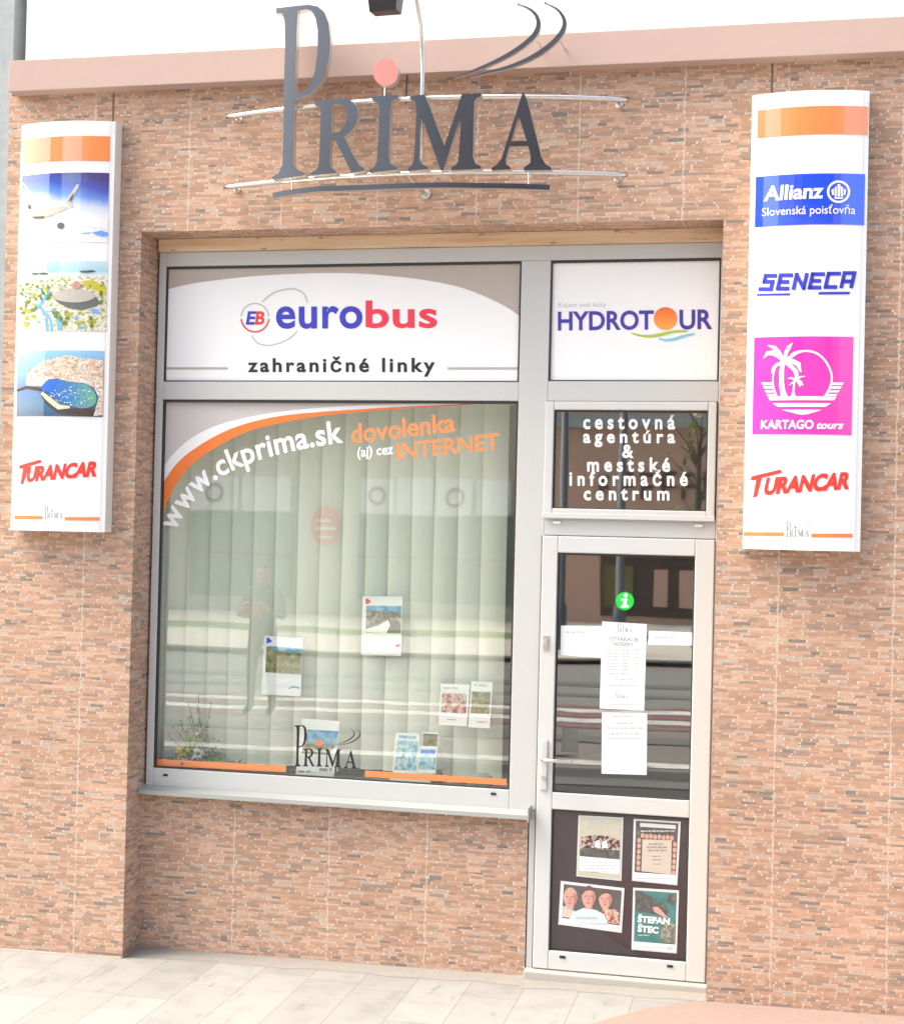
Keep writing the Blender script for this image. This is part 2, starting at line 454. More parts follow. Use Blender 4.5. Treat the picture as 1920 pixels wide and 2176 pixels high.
M['joint'] = plain('brown_joint_filler', (.16, .11, .085, 1), .8)
def timber():
    t = NT('raw_timber'); pv, X, Y, Z = t.pos()
    mp = t.node('ShaderNodeMapping', {'Vector': pv, 'Scale': (2.0, 10.0, 34.0)})
    n = t.noise(mp.outputs[0], 1.0, 5.0, rough=.6)
    c = t.ramp(n, [(.3, rgb(222, 184, 148, .78)), (.5, rgb(238, 208, 174, .84)), (.75, rgb(242, 220, 194, .86))])
    st = t.node('ShaderNodeMapping', {'Vector': pv, 'Scale': (16.0, 20.0, 40.0)})
    c = t.mix(t.ramp(t.noise(st.outputs[0], 1.0, 3.0), [(.66, (0, 0, 0, 1)), (.74, (.6, .6, .6, 1))]), c, rgb(160, 118, 84, .7))
    t.bsdf(c, .75, 0, .2, bump=n, bs=.3)
    return t.m
M['timber'] = timber()
def slat_mat():
    t = NT('blind_fabric'); pv, X, Y, Z = t.pos()
    mp = t.node('ShaderNodeMapping', {'Vector': pv, 'Scale': (160.0, 160.0, 8.0)})
    n = t.noise(mp.outputs[0], 1.0, 2.0)
    c = t.mix(n, (.85, .88, .77, 1), (.90, .92, .82, 1))
    d = t.node('ShaderNodeBsdfDiffuse', {0: c}); tl_ = t.node('ShaderNodeBsdfTranslucent', {0: c})
    mx = t.node('ShaderNodeMixShader', {0: .25}); t.l.new(d.outputs[0], mx.inputs[1]); t.l.new(tl_.outputs[0], mx.inputs[2])
    t.l.new(mx.outputs[0], t.out.inputs[0]); return t.m
M['slat'] = slat_mat()
M['inner_wall'] = plain('interior_wall', (.50, .47, .42, 1), .8)
M['inner_floor'] = plain('interior_floor', (.10, .08, .07, 1), .5)
M['inner_sill'] = plain('interior_sill', (.62, .62, .58, 1), .5)

G_SLOPE = .0145
def gz(x): return -.033 + G_SLOPE * max(-8.0, min(8.0, x))          # the pavement falls gently to the left

# ================================================================== SETTING: ground
def sheet(name, x0, x1, y0, y1, m, dz, nx=32):
    b = MB()
    for i in range(nx):
        a = x0 + (x1 - x0) * i / nx; c = x0 + (x1 - x0) * (i + 1) / nx
        b.add([(a, y0, gz(a) + dz), (c, y0, gz(c) + dz), (c, y1, gz(c) + dz), (a, y1, gz(a) + dz)], [(0, 1, 2, 3)])
    return tag(b.build(name, m), kind='structure')
def worn_paint(name, c, under):
    t = NT(name); pv = t.pos()[0]
    w = t.ramp(t.noise(pv, 1.7, 6.0, rough=.7), [(.36, (0, 0, 0, 1)), (.60, (1, 1, 1, 1))])
    t.bsdf(t.mix(w, under, c), .8); return t.m
M['asphalt'] = plain('grey_asphalt', (.20, .20, .20, 1), .85, var=.15, scale=6.0, bump=.3)
M['asphalt_dark'] = plain('dark_asphalt', (.06, .058, .06, 1), .8, var=.2, scale=5.0)
M['asphalt_warm'] = plain('warm_asphalt', (.19, .165, .16, 1), .85, var=.15, scale=5.0)
M['maroon'] = worn_paint('worn_maroon_road_paint', (.20, .08, .09, 1), (.22, .17, .17, 1))
M['board_white'] = plain('white_name_board', (.85, .85, .84, 1), .5)
M['road_white'] = worn_paint('worn_white_road_paint', (.66, .65, .64, 1), (.34, .33, .32, 1))
M['oil'] = plain('patched_asphalt', (.13, .13, .13, 1), .85, var=.3, scale=2.0)
M['kerb'] = plain('kerb_stone', (.48, .49, .50, 1), .8, var=.1)
M['grass'] = plain('grass_strip', (.16, .22, .08, 1), .9, var=.3, scale=20)
M['pale_path'] = plain('pale_path', (.56, .52, .48, 1), .85, var=.08)
sheet('ground', -60, 60, -60, 30, M['asphalt_warm'], -.10)
sheet('pavement', -20, 20, -4.6, .19, M['paving'], 0.0, 80)
b = MB()
for i in range(40):
    a = -20 + i; b.box(a, a + 1 - .008, -4.75, -4.602, gz(a) - .12, gz(a) + .006)
tag(b.build('kerb', M['kerb'], bevel=.01), kind='structure')
sheet('road', -40, 40, -18.4, -4.752, M['asphalt_warm'], -.094)
sheet('dark_road_patch', -40, 40, -6.9, -4.80, M['asphalt_dark'], -.090)
sheet('grey_road_lane', -40, 40, -17.8, -12.2, M['asphalt'], -.090)
for y0, y1, m in ((-7.4, -7.1, 'road_white'), (-10.35, -9.95, 'maroon'), (-10.85, -10.45, 'road_white'), (-11.35, -10.95, 'maroon'), (-11.85, -11.45, 'road_white'), (-12.2, -11.93, 'maroon')):
    sheet('road_marking', -40, 40, y0, y1, M[m], -.086)
for y0, y1 in ((-9.2, -8.7), (-13.6, -13.2), (-15.2, -14.6), (-6.3, -5.9)): sheet('asphalt_seam', -40, 40, y0, y1, M['oil'], -.082)
sheet('far_kerb', -40, 40, -18.9, -18.4, M['asphalt_dark'], -.02)
sheet('far_pavement', -40, 40, -23.4, -18.9, M['pale_path'], -.02)
tag(sheet('grass_strip', -40, -3.0, -25.4, -23.4, M['grass'], -.016), kind='structure')
sheet('far_path', -40, 40, -29.9, -25.4, M['pale_path'], -.02)

# salmon paving in front of the right-hand pier: a slightly raised rounded apron
ap = [(2.9, -.004), (1.40, -.006), (1.30, -.05), (1.14, -.17), (1.02, -.31), (.90, -.47), (.80, -.66), (.74, -.95), (.74, -2.2), (2.9, -2.2)]
b = MB(); n = len(ap)
V = [(x, y, gz(x) + .014) for x, y in ap] + [(x, y, gz(x) - .02) for x, y in ap]
b.add(V, [tuple(range(n))] + [(i, i + n, (i + 1) % n + n, (i + 1) % n) for i in range(n)])
bmv = b.build('salmon_pavement', M['salmon']); tag(bmv, kind='structure')
b = MB()   # sandy mortar run at the foot of the recessed wall and pier
def edge_run(x0, x1, yb, yw, w0, seed, n):
    xs_ = [x0 + (x1 - x0) * i / n for i in range(n + 1)]
    ws = [w0 * (1 + .35 * math.sin(x * 9 + seed) + .25 * math.sin(x * 23 + seed * 2)) for x in xs_]
    for i in range(n):
        p, q = xs_[i], xs_[i + 1]
        b.add([(p, yw - ws[i], gz(p) + .0012), (q, yw - ws[i + 1], gz(q) + .0012), (q, yb, gz(q) + .006), (p, yb, gz(p) + .006)], [(0, 1, 2, 3)])
edge_run(-2.28, -1.524, -.001, -.001, .014, 1.0, 30)
edge_run(-1.519, .50, .199, .085, .030, 2.3, 80)
edge_run(.502, 1.38, .144, .06, .03, 4.1, 40)
M['sand'] = plain('sandy_mortar', rgb(222, 214, 204, .40), .9, var=.14, scale=30, bump=.4)
tag(b.build('mortar_edge', M['sand']), kind='structure')

# ================================================================== THE BUILDING
XL, XR, ZT = -1.521, 1.387, 3.623            # opening
ZF0, ZF1 = 4.343, 4.502                      # pink fascia
WD = .20                                     # reveal depth
bd_ = empty('shop_building', 'street front of a building in peach strip tiles with a pink ledge under white plaster', 'building', (0, 0, 0))
b = MB(); b.box(-2.277, XL, 0, .55, gz(-2.2) - .3, ZF0)
b.build('brick_pier', M['brick_left'], bd_)
b = MB(); b.box(XR, 7.0, 0, .55, -.4, ZF0)
b.build('brick_pier', M['brick_right'], bd_)
b = MB(); b.box(XL, XR, 0, .55, ZT, ZF0)
for i, f in enumerate(b.f):
    if i == 0: b.mi[i] = 1
b.build('brick_lintel', [M['brick_lintel'], M['brick_soffit']], bd_)
b = MB(); b.box(XL, .500, WD, .5, -.4, .752)
b.build('brick_parapet', M['brick_panel'], bd_)
b = MB(); b.box(-2.2, 7.0, .012, .55, ZF1, 9.0)
b.build('plaster_wall', M['plaster'], bd_)
b = MB(); b.box(-2.24, 7.0, -.085, .55, ZF0, ZF1)
b.build('ledge', M['fascia'], bd_, bevel=.003)
b = MB(); b.box(-1.698, -1.689, -.0025, .01, 3.2, ZF0 - .003); b.build('wall_joint', M['joint'], bd_)
b = MB(); b.box(1.589, 1.598, -.0025, .01, 3.2, ZF0 - .003); b.build('wall_joint', M['joint'], bd_)
b = MB(); b.box(XL + .012, XR - .002, WD - .015, .30, 3.556, ZT - .002); b.build('timber_batten', M['timber'], bd_)
b = MB(); b.box(1.22, XR - .004, WD - .020, WD - .0155, 3.566, 3.60); b.build('timber_block', M['timber'], bd_)
b = MB(); b.box(.502, XR - .002, .145, .5, -.3, .022); b.build('threshold', M['concrete'], bd_, bevel=.008)
# room behind the glass
b = MB()
b.box(XL + .02, 1.9, 3.6, 3.7, -.2, 3.7); b.box(XL - .1, XL + .015, .56, 3.6, -.2, 3.7); b.box(1.9, 2.0, .56, 3.7, -.2, 3.7); b.box(XL, 1.9, .56, 3.6, 3.62, 3.7)
b.build('interior_wall', M['inner_wall'], bd_)
b = MB(); b.box(XL, 1.9, .5, 3.6, -.2, .0); b.build('interior_floor', M['inner_floor'], bd_)
b = MB(); b.box(-1.50, .46, .275, .62, .79, .845); b.build('interior_sill', M['inner_sill'], bd_)

# aluminium shop front: frame (butt-jointed profiles), panes, gaskets, sill
FY0, FY1 = .20, .27
fr = MB()
fr.box(-1.509, -1.470, FY0, FY1, .786, 3.555)
fr.box(-1.470, XR - .001, FY0, FY1, 3.482, 3.555)
fr.box(.404, .549, FY0, FY1, .786, 3.482)
fr.box(.505, .5385, FY0 + .004, FY1, .022, .786)
fr.box(-1.470, .404, FY0, FY1, 2.790, 2.883)
fr.box(-1.470, .404, FY0, FY1, .786, .880)
fr.box(.549, 1.372, FY0, FY1, 2.790, 2.888)
fr.box(.549, 1.372, FY0, FY1, 2.134, 2.226)
fr.box(1.372, XR - .001, FY0, FY1, .022, 3.482)
frame = fr.build('window_frame', M['alu'], bd_, bevel=.004)
gk = MB()
def gasket(mb, x0, x1, z0, z1, y, w=.009, wt=.013):
    mb.box(x0, x0 + w, y, y + .02, z0, z1); mb.box(x1 - w, x1, y, y + .02, z0, z1)
    mb.box(x0 + w, x1 - w, y, y + .02, z1 - wt, z1); mb.box(x0 + w, x1 - w, y, y + .02, z0, z0 + w * .7)
gasket(gk, -1.470, .404, 2.883, 3.482, .206); gasket(gk, .549, 1.372, 2.888, 3.482, .206); gasket(gk, -1.470, .404, .880, 2.790, .206)
gk.build('gasket', M['gasket'], frame)
b = MB(); b.quad([(-1.468, 2.788), (.402, 2.788), (.402, .882), (-1.468, .882)], const(.228)); pane = b.build('pane', M['glass'], frame)
for px, py in ((352, 1647), (1048, 1687)):
    x, z = at(px, py, FY0); b = MB(); b.box(x - .013, x + .013, FY0 - .003, FY0 + .01, z - .006, z + .006); b.build('drain_cap', M['slot'], frame)
b = MB()
V = [(-1.545, .205, .790), (.504, .205, .790), (.510, .128, .774), (-1.515, .128, .774), (-1.545, .205, .784), (.504, .205, .784), (.510, .128, .753), (-1.515, .128, .753), (-1.515, .134, .753), (.510, .134, .753)]
b.add(V, [(3, 2, 1, 0), (7, 6, 2, 3), (6, 9, 1, 2), (0, 8, 7, 3), (7, 8, 9, 6), (8, 0, 1, 9)])
b.box(.510, .516, .120, .206, .742, .812)
sill = b.build('window_sill', M['zinc'], bd_)

# small fixed-open sash over the door
SY = .186
b = MB(); x0, x1, z0, z1 = .541, 1.366, 2.229, 2.788; gx0, gx1, gz0, gz1 = .584, 1.327, 2.266, 2.747
b.box(x0, gx0, SY, .25, z0, z1); b.box(gx1, x1, SY, .25, z0, z1); b.box(gx0, gx1, SY, .25, gz1, z1); b.box(gx0, gx1, SY, .25, z0, gz0)
sash = b.build('sash', M['alu_door'], bd_, bevel=.005)
b = MB(); b.box(x0 - .004, x1 + .002, SY - .012, SY - .001, z0 - .012, z0 + .014); b.build('drip_rail', M['alu_door'], sash, bevel=.003)
b = MB(); b.quad([(gx0 + .001, gz1 - .001), (gx1 - .001, gz1 - .001), (gx1 - .001, gz0 + .001), (gx0 + .001, gz0 + .001)], const(.214)); b.build('pane', M['glass_door'], sash)
b = MB(); gasket(b, gx0, gx1, gz0, gz1, SY + .008, .006, .008); b.build('gasket', M['gasket'], sash)
for px, py in ((1183, 1110), (1484, 1117)):
    x, z = at(px, py, FY0); b = MB(); b.box(x - .019, x + .019, FY0 - .010, FY0 + .01, z - .007, z + .007); b.build('drain_cap', M['white_cap'], frame, bevel=.003)

# door leaf
b = MB(); x0, x1, z0, z1 = .5405, 1.3705, .026, 2.131
a0, a1 = .618, 1.2795
b.box(x0, a0, SY, .25, z0, z1); b.box(a1, x1, SY, .25, z0, z1)
b.box(a0, a1, SY, .25, 2.050, z1); b.box(a0, a1, SY, .25, .802, .884); b.box(a0, a1, SY, .25, z0, .117)
door = b.build('door', M['alu_door'], bd_, bevel=.005)
b = MB(); b.quad([(a0 + .001, 2.049), (a1 - .001, 2.049), (a1 - .001, .885), (a0 + .001, .885)], const(.214)); b.build('pane', M['glass_door'], door)
b = MB(); b.box(a0 + .001, a1 - .001, .206, .216, .118, .801); b.build('bottom_panel', M['panel_dark'], door)
b = MB(); gasket(b, a0, a1, .884, 2.050, SY + .008, .006, .010); gasket(b, a0, a1, .117, .802, SY + .008, .006, .010); b.build('gasket', M['gasket'], door)
b = MB(); b.box(x0 - .004, x0 - .0005, SY + .006, .25, z0, z1); b.build('door_seal', M['gasket'], door)
dz = zoom(3.464, 1120, 1130)
hx, hz = at(*dz((115, 1670)), SY)
b = MB()
cx = hx + .006; zt = at(*dz((115, 1530)), SY)[1]; zb = at(*dz((105, 1900)), SY)[1]
b.box(cx - .017, cx + .017, SY - .010, SY - .0005, zb, zt)
b.build('handle_plate', M['alu'], door, bevel=.006)
b = MB(); b.tube([(cx, SY - .008, hz), (cx, SY - .048, hz), (cx + .02, SY - .056, hz), (cx + .145, SY - .058, hz + .004)], [.010, .010, .010, .0085], 12)
b.build('door_handle', M['steel'], door, smooth=True)
for z in (at(*dz((105, 1805)), SY)[1],):
    b = MB(); b.tube([(cx, SY - .006, z), (cx, SY - .016, z)], .011, 14); b.build('lock', M['steel'], door)
x, z = at(*dz((135, 815)), SY); b = MB(); b.box(x - .014, x + .014, SY - .007, SY - .0005, z - .036, z + .036); b.tube([(x, SY - .006, z), (x, SY - .014, z)], .010, 14)
b.build('lock', M['steel'], door, bevel=.002)
dp = zoom(4.1, 1120, 1680)
for p in ((305, 1450), (1240, 1530)):
    x, z = at(*dp(p), SY); b = MB(); b.box(x - .014, x + .014, SY - .003, SY + .01, z - .006, z + .006); b.build('drain_cap', M['slot'], door)

# neighbouring grey wall at the left edge
b = MB(); b.box(-7.0, -2.281, .03, .5, -.4, 9.0); b.box(-2.281, -2.203, .16, .5, ZF1 + .002, 9.0)
tag(b.build('neighbour_wall', M['grey_render']), 'rough grey rendered wall of the neighbouring house at the left edge', 'wall')

# ================================================================== BIG METAL LETTER SIGN
zs = zoom(2.0044, 500, 0)
SX, SHW, SE, SDP = -.02, 1.0, -.055, .165
rail_y = bow(SX, SHW, SE, SDP)
face_y = lambda x: rail_y(x) - .055
face_y.x0 = SX
sg = empty('letter_sign', 'large dark steel letter sign on two curved rails above the shop window', 'shop sign', (SX, 0, 3.85))
def on(ys, conv, pts): return [at_s(*conv(p), ys) for p in pts]
LET = {
 'P': [[(172, 35), (250, 26), (310, 20), (350, 27), (378, 50), (397, 98), (405, 170), (400, 240), (385, 305), (356, 360), (312, 402), (272, 418), (252, 425), (247, 560), (247, 690), (258, 722), (295, 737), (295, 747), (157, 765), (157, 753), (185, 737), (200, 700), (204, 560), (206, 400), (212, 200), (210, 90), (200, 57), (175, 57)],
       [(266, 46), (300, 40), (325, 46), (342, 78), (351, 130), (350, 210), (340, 300), (318, 365), (285, 392), (262, 396), (254, 380), (258, 250), (262, 120)]],
 'R': [[(335, 432), (400, 424), (455, 419), (498, 430), (518, 456), (522, 492), (514, 528), (494, 558), (462, 582), (490, 640), (525, 700), (548, 718), (548, 728), (495, 736), (478, 702), (430, 607), (415, 590), (404, 592), (402, 690), (408, 716), (428, 727), (428, 738), (320, 747), (320, 735), (345, 722), (355, 700), (361, 600), (364, 480), (358, 454), (338, 446)],
       [(410, 450), (440, 442), (466, 455), (478, 490), (470, 532), (442, 560), (409, 568)]],
 'I': [[(580, 412), (692, 404), (692, 417), (667, 428), (660, 450), (656, 550), (653, 670), (661, 700), (690, 713), (690, 723), (571, 735), (571, 724), (590, 714), (602, 690), (609, 580), (612, 460), (605, 434), (582, 425)]],
 'M': [[(742, 411), (806, 402), (890, 622), (964, 400), (1046, 397), (1046, 410), (1026, 417), (1016, 434), (1013, 560), (1011, 670), (1021, 695), (1046, 708), (1046, 719), (918, 725), (918, 713), (936, 704), (948, 688), (955, 600), (961, 485), (886, 724), (874, 726), (788, 482), (784, 620), (783, 680), (795, 700), (820, 711), (820, 721), (735, 728), (735, 716), (746, 707), (758, 690), (765, 600), (771, 460), (765, 434), (745, 423)]],
 'A': [[(1224, 388), (1242, 428), (1302, 668), (1320, 699), (1345, 713), (1345, 724), (1228, 725), (1228, 713), (1255, 694), (1257, 665), (1246, 622), (1166, 624), (1150, 680), (1152, 700), (1171, 712), (1171, 721), (1090, 725), (1090, 713), (1110, 704), (1132, 676)],
       [(1174, 601), (1206, 492), (1239, 599)]],
}
SW1 = ([(928, 333), (1010, 302), (1100, 264), (1180, 222), (1240, 180), (1278, 140), (1290, 100), (1278, 62), (1245, 34), (1200, 17)], [3, 9, 14, 18, 21, 22, 19, 14, 8, 2])
SW2 = ([(1000, 328), (1080, 306), (1160, 285), (1240, 254), (1310, 214), (1365, 168), (1397, 120), (1398, 80), (1370, 40), (1316, 11)], [3, 9, 13, 17, 20, 22, 20, 15, 9, 2])
UL = [(160, 832), (250, 816), (350, 805), (500, 800), (650, 794), (760, 790), (900, 788), (1050, 790), (1200, 793), (1338, 798)]
for k in 'PRIMA':
    b = MB(); loops = [on(face_y, zs, l) for l in LET[k]]
    b.flat(loops, face_y, 0, .042, 0, 1)
    b.build('letter', [M['letter_face'], M['letter_side']], sg)
b = MB(); b.flat([on(face_y, zs, circle(640, 308, 53, 58))], face_y, 0, .042, 0, 1); b.build('dot', [M['dot_red'], M['letter_side']], sg)
sw_y = const(-.215)
for pts, ws in (SW1, SW2):
    sp = smooth_line([(p[0], p[1]) for p in pts], 4); sw = [ws[min(int(i / 4), 8)] + (ws[min(int(i / 4) + 1, 9)] - ws[min(int(i / 4), 8)]) * ((i % 4) / 4) for i in range(len(sp))]
    b = MB(); b.flat([on(sw_y, zs, ribbon(sp, sw))], sw_y, 0, .022, 0, 1); b.build('swoosh', [M['letter_face'], M['letter_side']], sg)
for p in ((1285, 175), (1385, 180)):
    x, z = at(*zs(p), -.19); b = MB(); b.tube([(x, -.19, z), (x + .005, -.084, z + .0)], .004, 8); b.build('pin', M['steel'], sg)
b = MB(); b.flat([on(face_y, zs, ribbon(smooth_line(UL, 3), 22))], face_y, 0, .03, 0, 1); b.build('underline_bar', [M['letter_face'], M['letter_side']], sg)
zr1 = at(1010, 205, rail_y(.1))[1]; zr2 = at(1180, 363, rail_y(.45))[1]
xl0 = at(480, 252, -.055)[0]; xr0 = at(1335, 220, -.055)[0]
for z in (zr1, zr2):
    xs_ = [xl0 + (xr0 - xl0) * i / 40 for i in range(41)]
    b = MB(); b.tube([(x, rail_y(x), z) for x in xs_], .0125, 12); rl = b.build('rail', M['steel'], sg, smooth=True)
    for x in (SX - .03,):
        b = MB(); b.tube([(x - .03, rail_y(x) + .004, z), (x, -.06, z - .045), (x + .01, .0, z - .05)], .010, 10)
        b.tube([(x + .01, -.012, z - .05), (x + .01, -.0015, z - .05)], .026, 16); b.build('bracket', M['steel'], rl, smooth=False)
    for x in (xl0 + .05, xr0 - .05):
        b = MB(); b.tube([(x, rail_y(x), z), (x, .0, z - .005)], .008, 8); b.tube([(x, -.008, z - .005), (x, -.0015, z - .005)], .018, 12); b.build('bracket', M['steel'], rl)
for p in ((252, 785), (1253, 770), (645, 385)):
    x, z = at_s(*zs(p), rail_y); b = MB(); b.tube([(x, face_y(x) + .02, z - .035), (x, face_y(x) + .02, z + .04)], .0035, 8); b.build('strut', M['steel'], sg)
x, z = at(500 + 728 / 2.0044, 200, -.05); b = MB(); b.tube([(x, -.05, z - .05), (x, -.055, z), (x + .004, -.06, ZF0 - .001)], .004, 8); b.build('power_cable', M['cable'], sg)

# flood lamp on a bent arm that rises from the sign
ly = rail_y(.03) - .02
fx, fz = at(897, 195, ly)
fl = empty('flood_lamp', 'black flood lamp on a thin bent steel arm above the letter sign', 'lamp', (fx, ly, fz))
pts = [(fx, ly + .0, zr2), (fx, ly, fz - .1), (fx, ly, fz + .12), (fx - .006, ly - .03, fz + .30), (fx - .022, ly - .10, fz + .44), (fx - .05, ly - .22, fz + .56), (fx - .10, ly - .36, fz + .62), (fx - .17, ly - .46, fz + .62)]
b = MB(); b.tube(pts, .011, 12); b.build('arm', M['steel'], fl, smooth=True)
lx, lz = at(818, 30, -.62)
b = MB()
b.add([(lx - .062, -.66, lz), (lx + .060, -.66, lz + .004), (lx + .060, -.56, lz + .015), (lx - .062, -.56, lz + .012), (lx - .075, -.69, lz + .13), (lx + .073, -.69, lz + .134), (lx + .073, -.55, lz + .15), (lx - .075, -.55, lz + .146)],
      [(0, 3, 2, 1), (4, 5, 6, 7), (0, 1, 5, 4), (1, 2, 6, 5), (2, 3, 7, 6), (3, 0, 4, 7)])
for i in range(6): b.box(lx - .055 + i * .02, lx - .049 + i * .02, -.549, -.525, lz + .03, lz + .13)
b.build('housing', M['black_metal'], fl, bevel=.006)
b = MB(); b.tube([(lx + .085, -.62, lz + .09), (lx + .1, -.6, lz + .2), (pts[-1][0], pts[-1][1], pts[-1][2]), (lx - .09, -.6, lz + .2), (lx - .085, -.62, lz + .09)], .006, 8); b.build('yoke', M['black_metal'], fl)

# ================================================================== THE TWO VERTICAL SIGNS
def sign_body(x0, x1, z0, z1, label):
    xc, hw = (x0 + x1) / 2, (x1 - x0) / 2
    ys = bow(xc, hw, -.080, .045); ys.x0 = xc
    e = empty('pylon_sign', label, 'sign', (xc, 0, z0))
    b = MB(); n = 24
    xs_ = [x0 + (x1 - x0) * i / n for i in range(n + 1)]
    V = [(x, ys(x), z) for z in (z0, z1) for x in xs_]; m = n + 1
    b.add(V, [(i, i + 1, m + i + 1, m + i) for i in range(n)])
    b.build('face', M['sign_white'], e, smooth=True)
    b = MB()
    V = [(x, ys(x) + .0005, z) for z in (z0, z1) for x in xs_] + [(x, -.003, z) for z in (z0, z1) for x in xs_]
    F = [(2 * m + i, 2 * m + i + 1, i + 1, i) for i in range(n)] + [(m + i, m + i + 1, 3 * m + i + 1, 3 * m + i) for i in range(n)]
    F += [(0, m, 3 * m, 2 * m), (m - 1, 3 * m - 1, 4 * m - 1, 2 * m - 1)]
    b.add(V, F); b.build('casing', M['sign_edge'], e)
    for a, c in ((x0 + .020, x0 + .0235), (x1 - .0235, x1 - .020)):
        b = MB(); b.quad([(a, z1 - .002), (c, z1 - .002), (c, z0 + .002), (a, z0 + .002)], ys, .001); b.build('trim_line', M['trim_grey'], e)
    for z in (z0 + .05, z1 - .05):
        for x in (x0 + .010, x1 - .010):
            b = MB(); b.tube([(x, ys(x) - .0025, z), (x, ys(x) + .002, z)], .0035, 10); b.build('screw', M['trim_grey'], e)
    return e, ys
def logo(mb_dark, mb_orange, P, ys, off, tf):
    """small copy of the letter logo; tf maps sign-letter pixels to photo pixels"""
    for k in P:
        mb_dark.flat([[at_s(*tf(p), ys) for p in l] for l in LET[k]], ys, off)
    for pts, ws in (SW1, SW2):
        mb_dark.flat([[at_s(*tf(p), ys) for p in ribbon(pts, [max(w, 5) for w in ws])]], ys, off)
    mb_orange.flat([[at_s(*tf(p), ys) for p in circle(640, 308, 53, 58, 20)]], ys, off)

# ---- left sign
SL0, SL1, SZ0, SZ1 = -2.160, -1.640, 2.094, 4.168
ls, lys = sign_body(SL0, SL1, SZ0, SZ1, 'white vertical sign with holiday pictures and a red name, left of the window')
za = zoom(4.35, 0, 230); zb_ = zoom(4.26, 0, 680)
ZA = lambda p: at_s(*za(p), lys)
ZB = lambda p: at_s(*zb_(p), lys)
def rect4(tl, tr, br, bl, conv): return [conv(tl), conv(tr), conv(br), conv(bl)]
def square(q):  # an exactly upright rectangle around four measured corners
    x0 = (q[0][0] + q[3][0]) / 2; x1 = (q[1][0] + q[2][0]) / 2; z1 = (q[0][1] + q[1][1]) / 2; z0 = (q[2][1] + q[3][1]) / 2
    return [(x0, z1), (x1, z1), (x1, z0), (x0, z0)]
LX0, LX1 = ZA((218, 400))[0], ZA((1018, 400))[0]
b = MB(); q = square(rect4((220, 290), (1025, 265), (1015, 495), (215, 515), ZA)); b.quad(q, lys, .002, 14); b.build('orange_band', M['orange'], ls)
def pic_mat(name, fn):
    t = NT(name); pv, X, Y, Z = t.pos(); c = fn(t, pv, X, Y, Z); t.bsdf(c, .25, 0, .5, **{'Coat Weight': 1.0, 'Coat Roughness': .06, 'Coat IOR': 2.0}); return t.m
qa = square(rect4((210, 622), (1010, 605), (1000, 1240), (190, 1260), ZA))
def sky_print(t, pv, X, Y, Z):
    f = t.math('DIVIDE', t.math('SUBTRACT', Z, qa[3][1]), qa[0][1] - qa[3][1])
    f = t.math('ADD', f, t.math('MULTIPLY', t.math('SUBTRACT', t.noise(pv, 6.0, 5.0), .5), .22))
    f = t.math('MULTIPLY_ADD', t.math('SUBTRACT', X, (qa[0][0] + qa[1][0]) / 2), .35, f)
    return t.ramp(f, [(.40, (.84, .85, .86, 1)), (.56, rgb(210, 226, 250, .86)), (.70, rgb(96, 150, 240, .8)), (.84, rgb(38, 78, 200, .8)), (1.0, rgb(42, 52, 140, .7))])
b = MB(); b.quad(qa, lys, .002, 14); pc = b.build('sky_picture', pic_mat('sky_print', sky_print), ls)
M['plane_grey'] = plain('plane_print_grey', rgb(214, 210, 198, .8), .4, var=.1, scale=30)
M['plane_dark'] = plain('plane_print_dark', rgb(120, 112, 104, .7), .4, var=.2, scale=40)
M['plane_white'] = plain('plane_print_white', (.85, .85, .84, 1), .4, var=.02)
b = MB()
for sh in ([(262, 905), (290, 880), (360, 862), (470, 856), (560, 866), (640, 880), (672, 905), (640, 922), (590, 948), (500, 985), (400, 1020), (340, 1026), (300, 1010), (272, 960)],
           [(205, 690), (222, 690), (292, 780), (420, 880), (350, 890)], [(480, 975), (545, 965), (640, 1040), (820, 1075), (1005, 1100), (1000, 1112), (800, 1092), (600, 1068)]):
    b.flat([[ZA(p) for p in (closed(sh) if len(sh) > 8 else sh)]], lys, .0035)
b.build('aeroplane_picture', M['plane_white'], pc)
b = MB()
for sh in ([(610, 880), (640, 820), (715, 705), (738, 705), (728, 740), (660, 860), (680, 925), (640, 905)],
           [(330, 940), (400, 925), (520, 915), (600, 900), (640, 915), (590, 950), (500, 985), (400, 1020), (340, 1026), (295, 1010)]):
    b.flat([[ZA(p) for p in sh]], lys, .0050)
b.build('aeroplane_picture', M['plane_grey'], pc)
b = MB()
for sh in (circle(568, 1088, 34, 30, 16), circle(280, 915, 16, 22, 12), [(640, 870), (655, 830), (690, 780), (670, 850)], [(300, 1005), (420, 1000), (410, 1020), (330, 1026)]):
    b.flat([[ZA(p) for p in sh]], lys, .0065)
b.build('aeroplane_picture', M['plane_dark'], pc)
M['cloud_blue'] = plain('cloud_print_blue', rgb(120, 170, 240, .85), .4, var=.2, scale=60)
b = MB()
for sh in ([(850, 1150), (900, 1140), (940, 1130), (1000, 1150), (1002, 1182), (960, 1190), (900, 1175)], [(760, 1155), (840, 1148), (840, 1158), (765, 1165)]):
    b.flat([[ZA(p) for p in sh]], lys, .0035)
b.build('cloud_picture', M['cloud_blue'], pc)
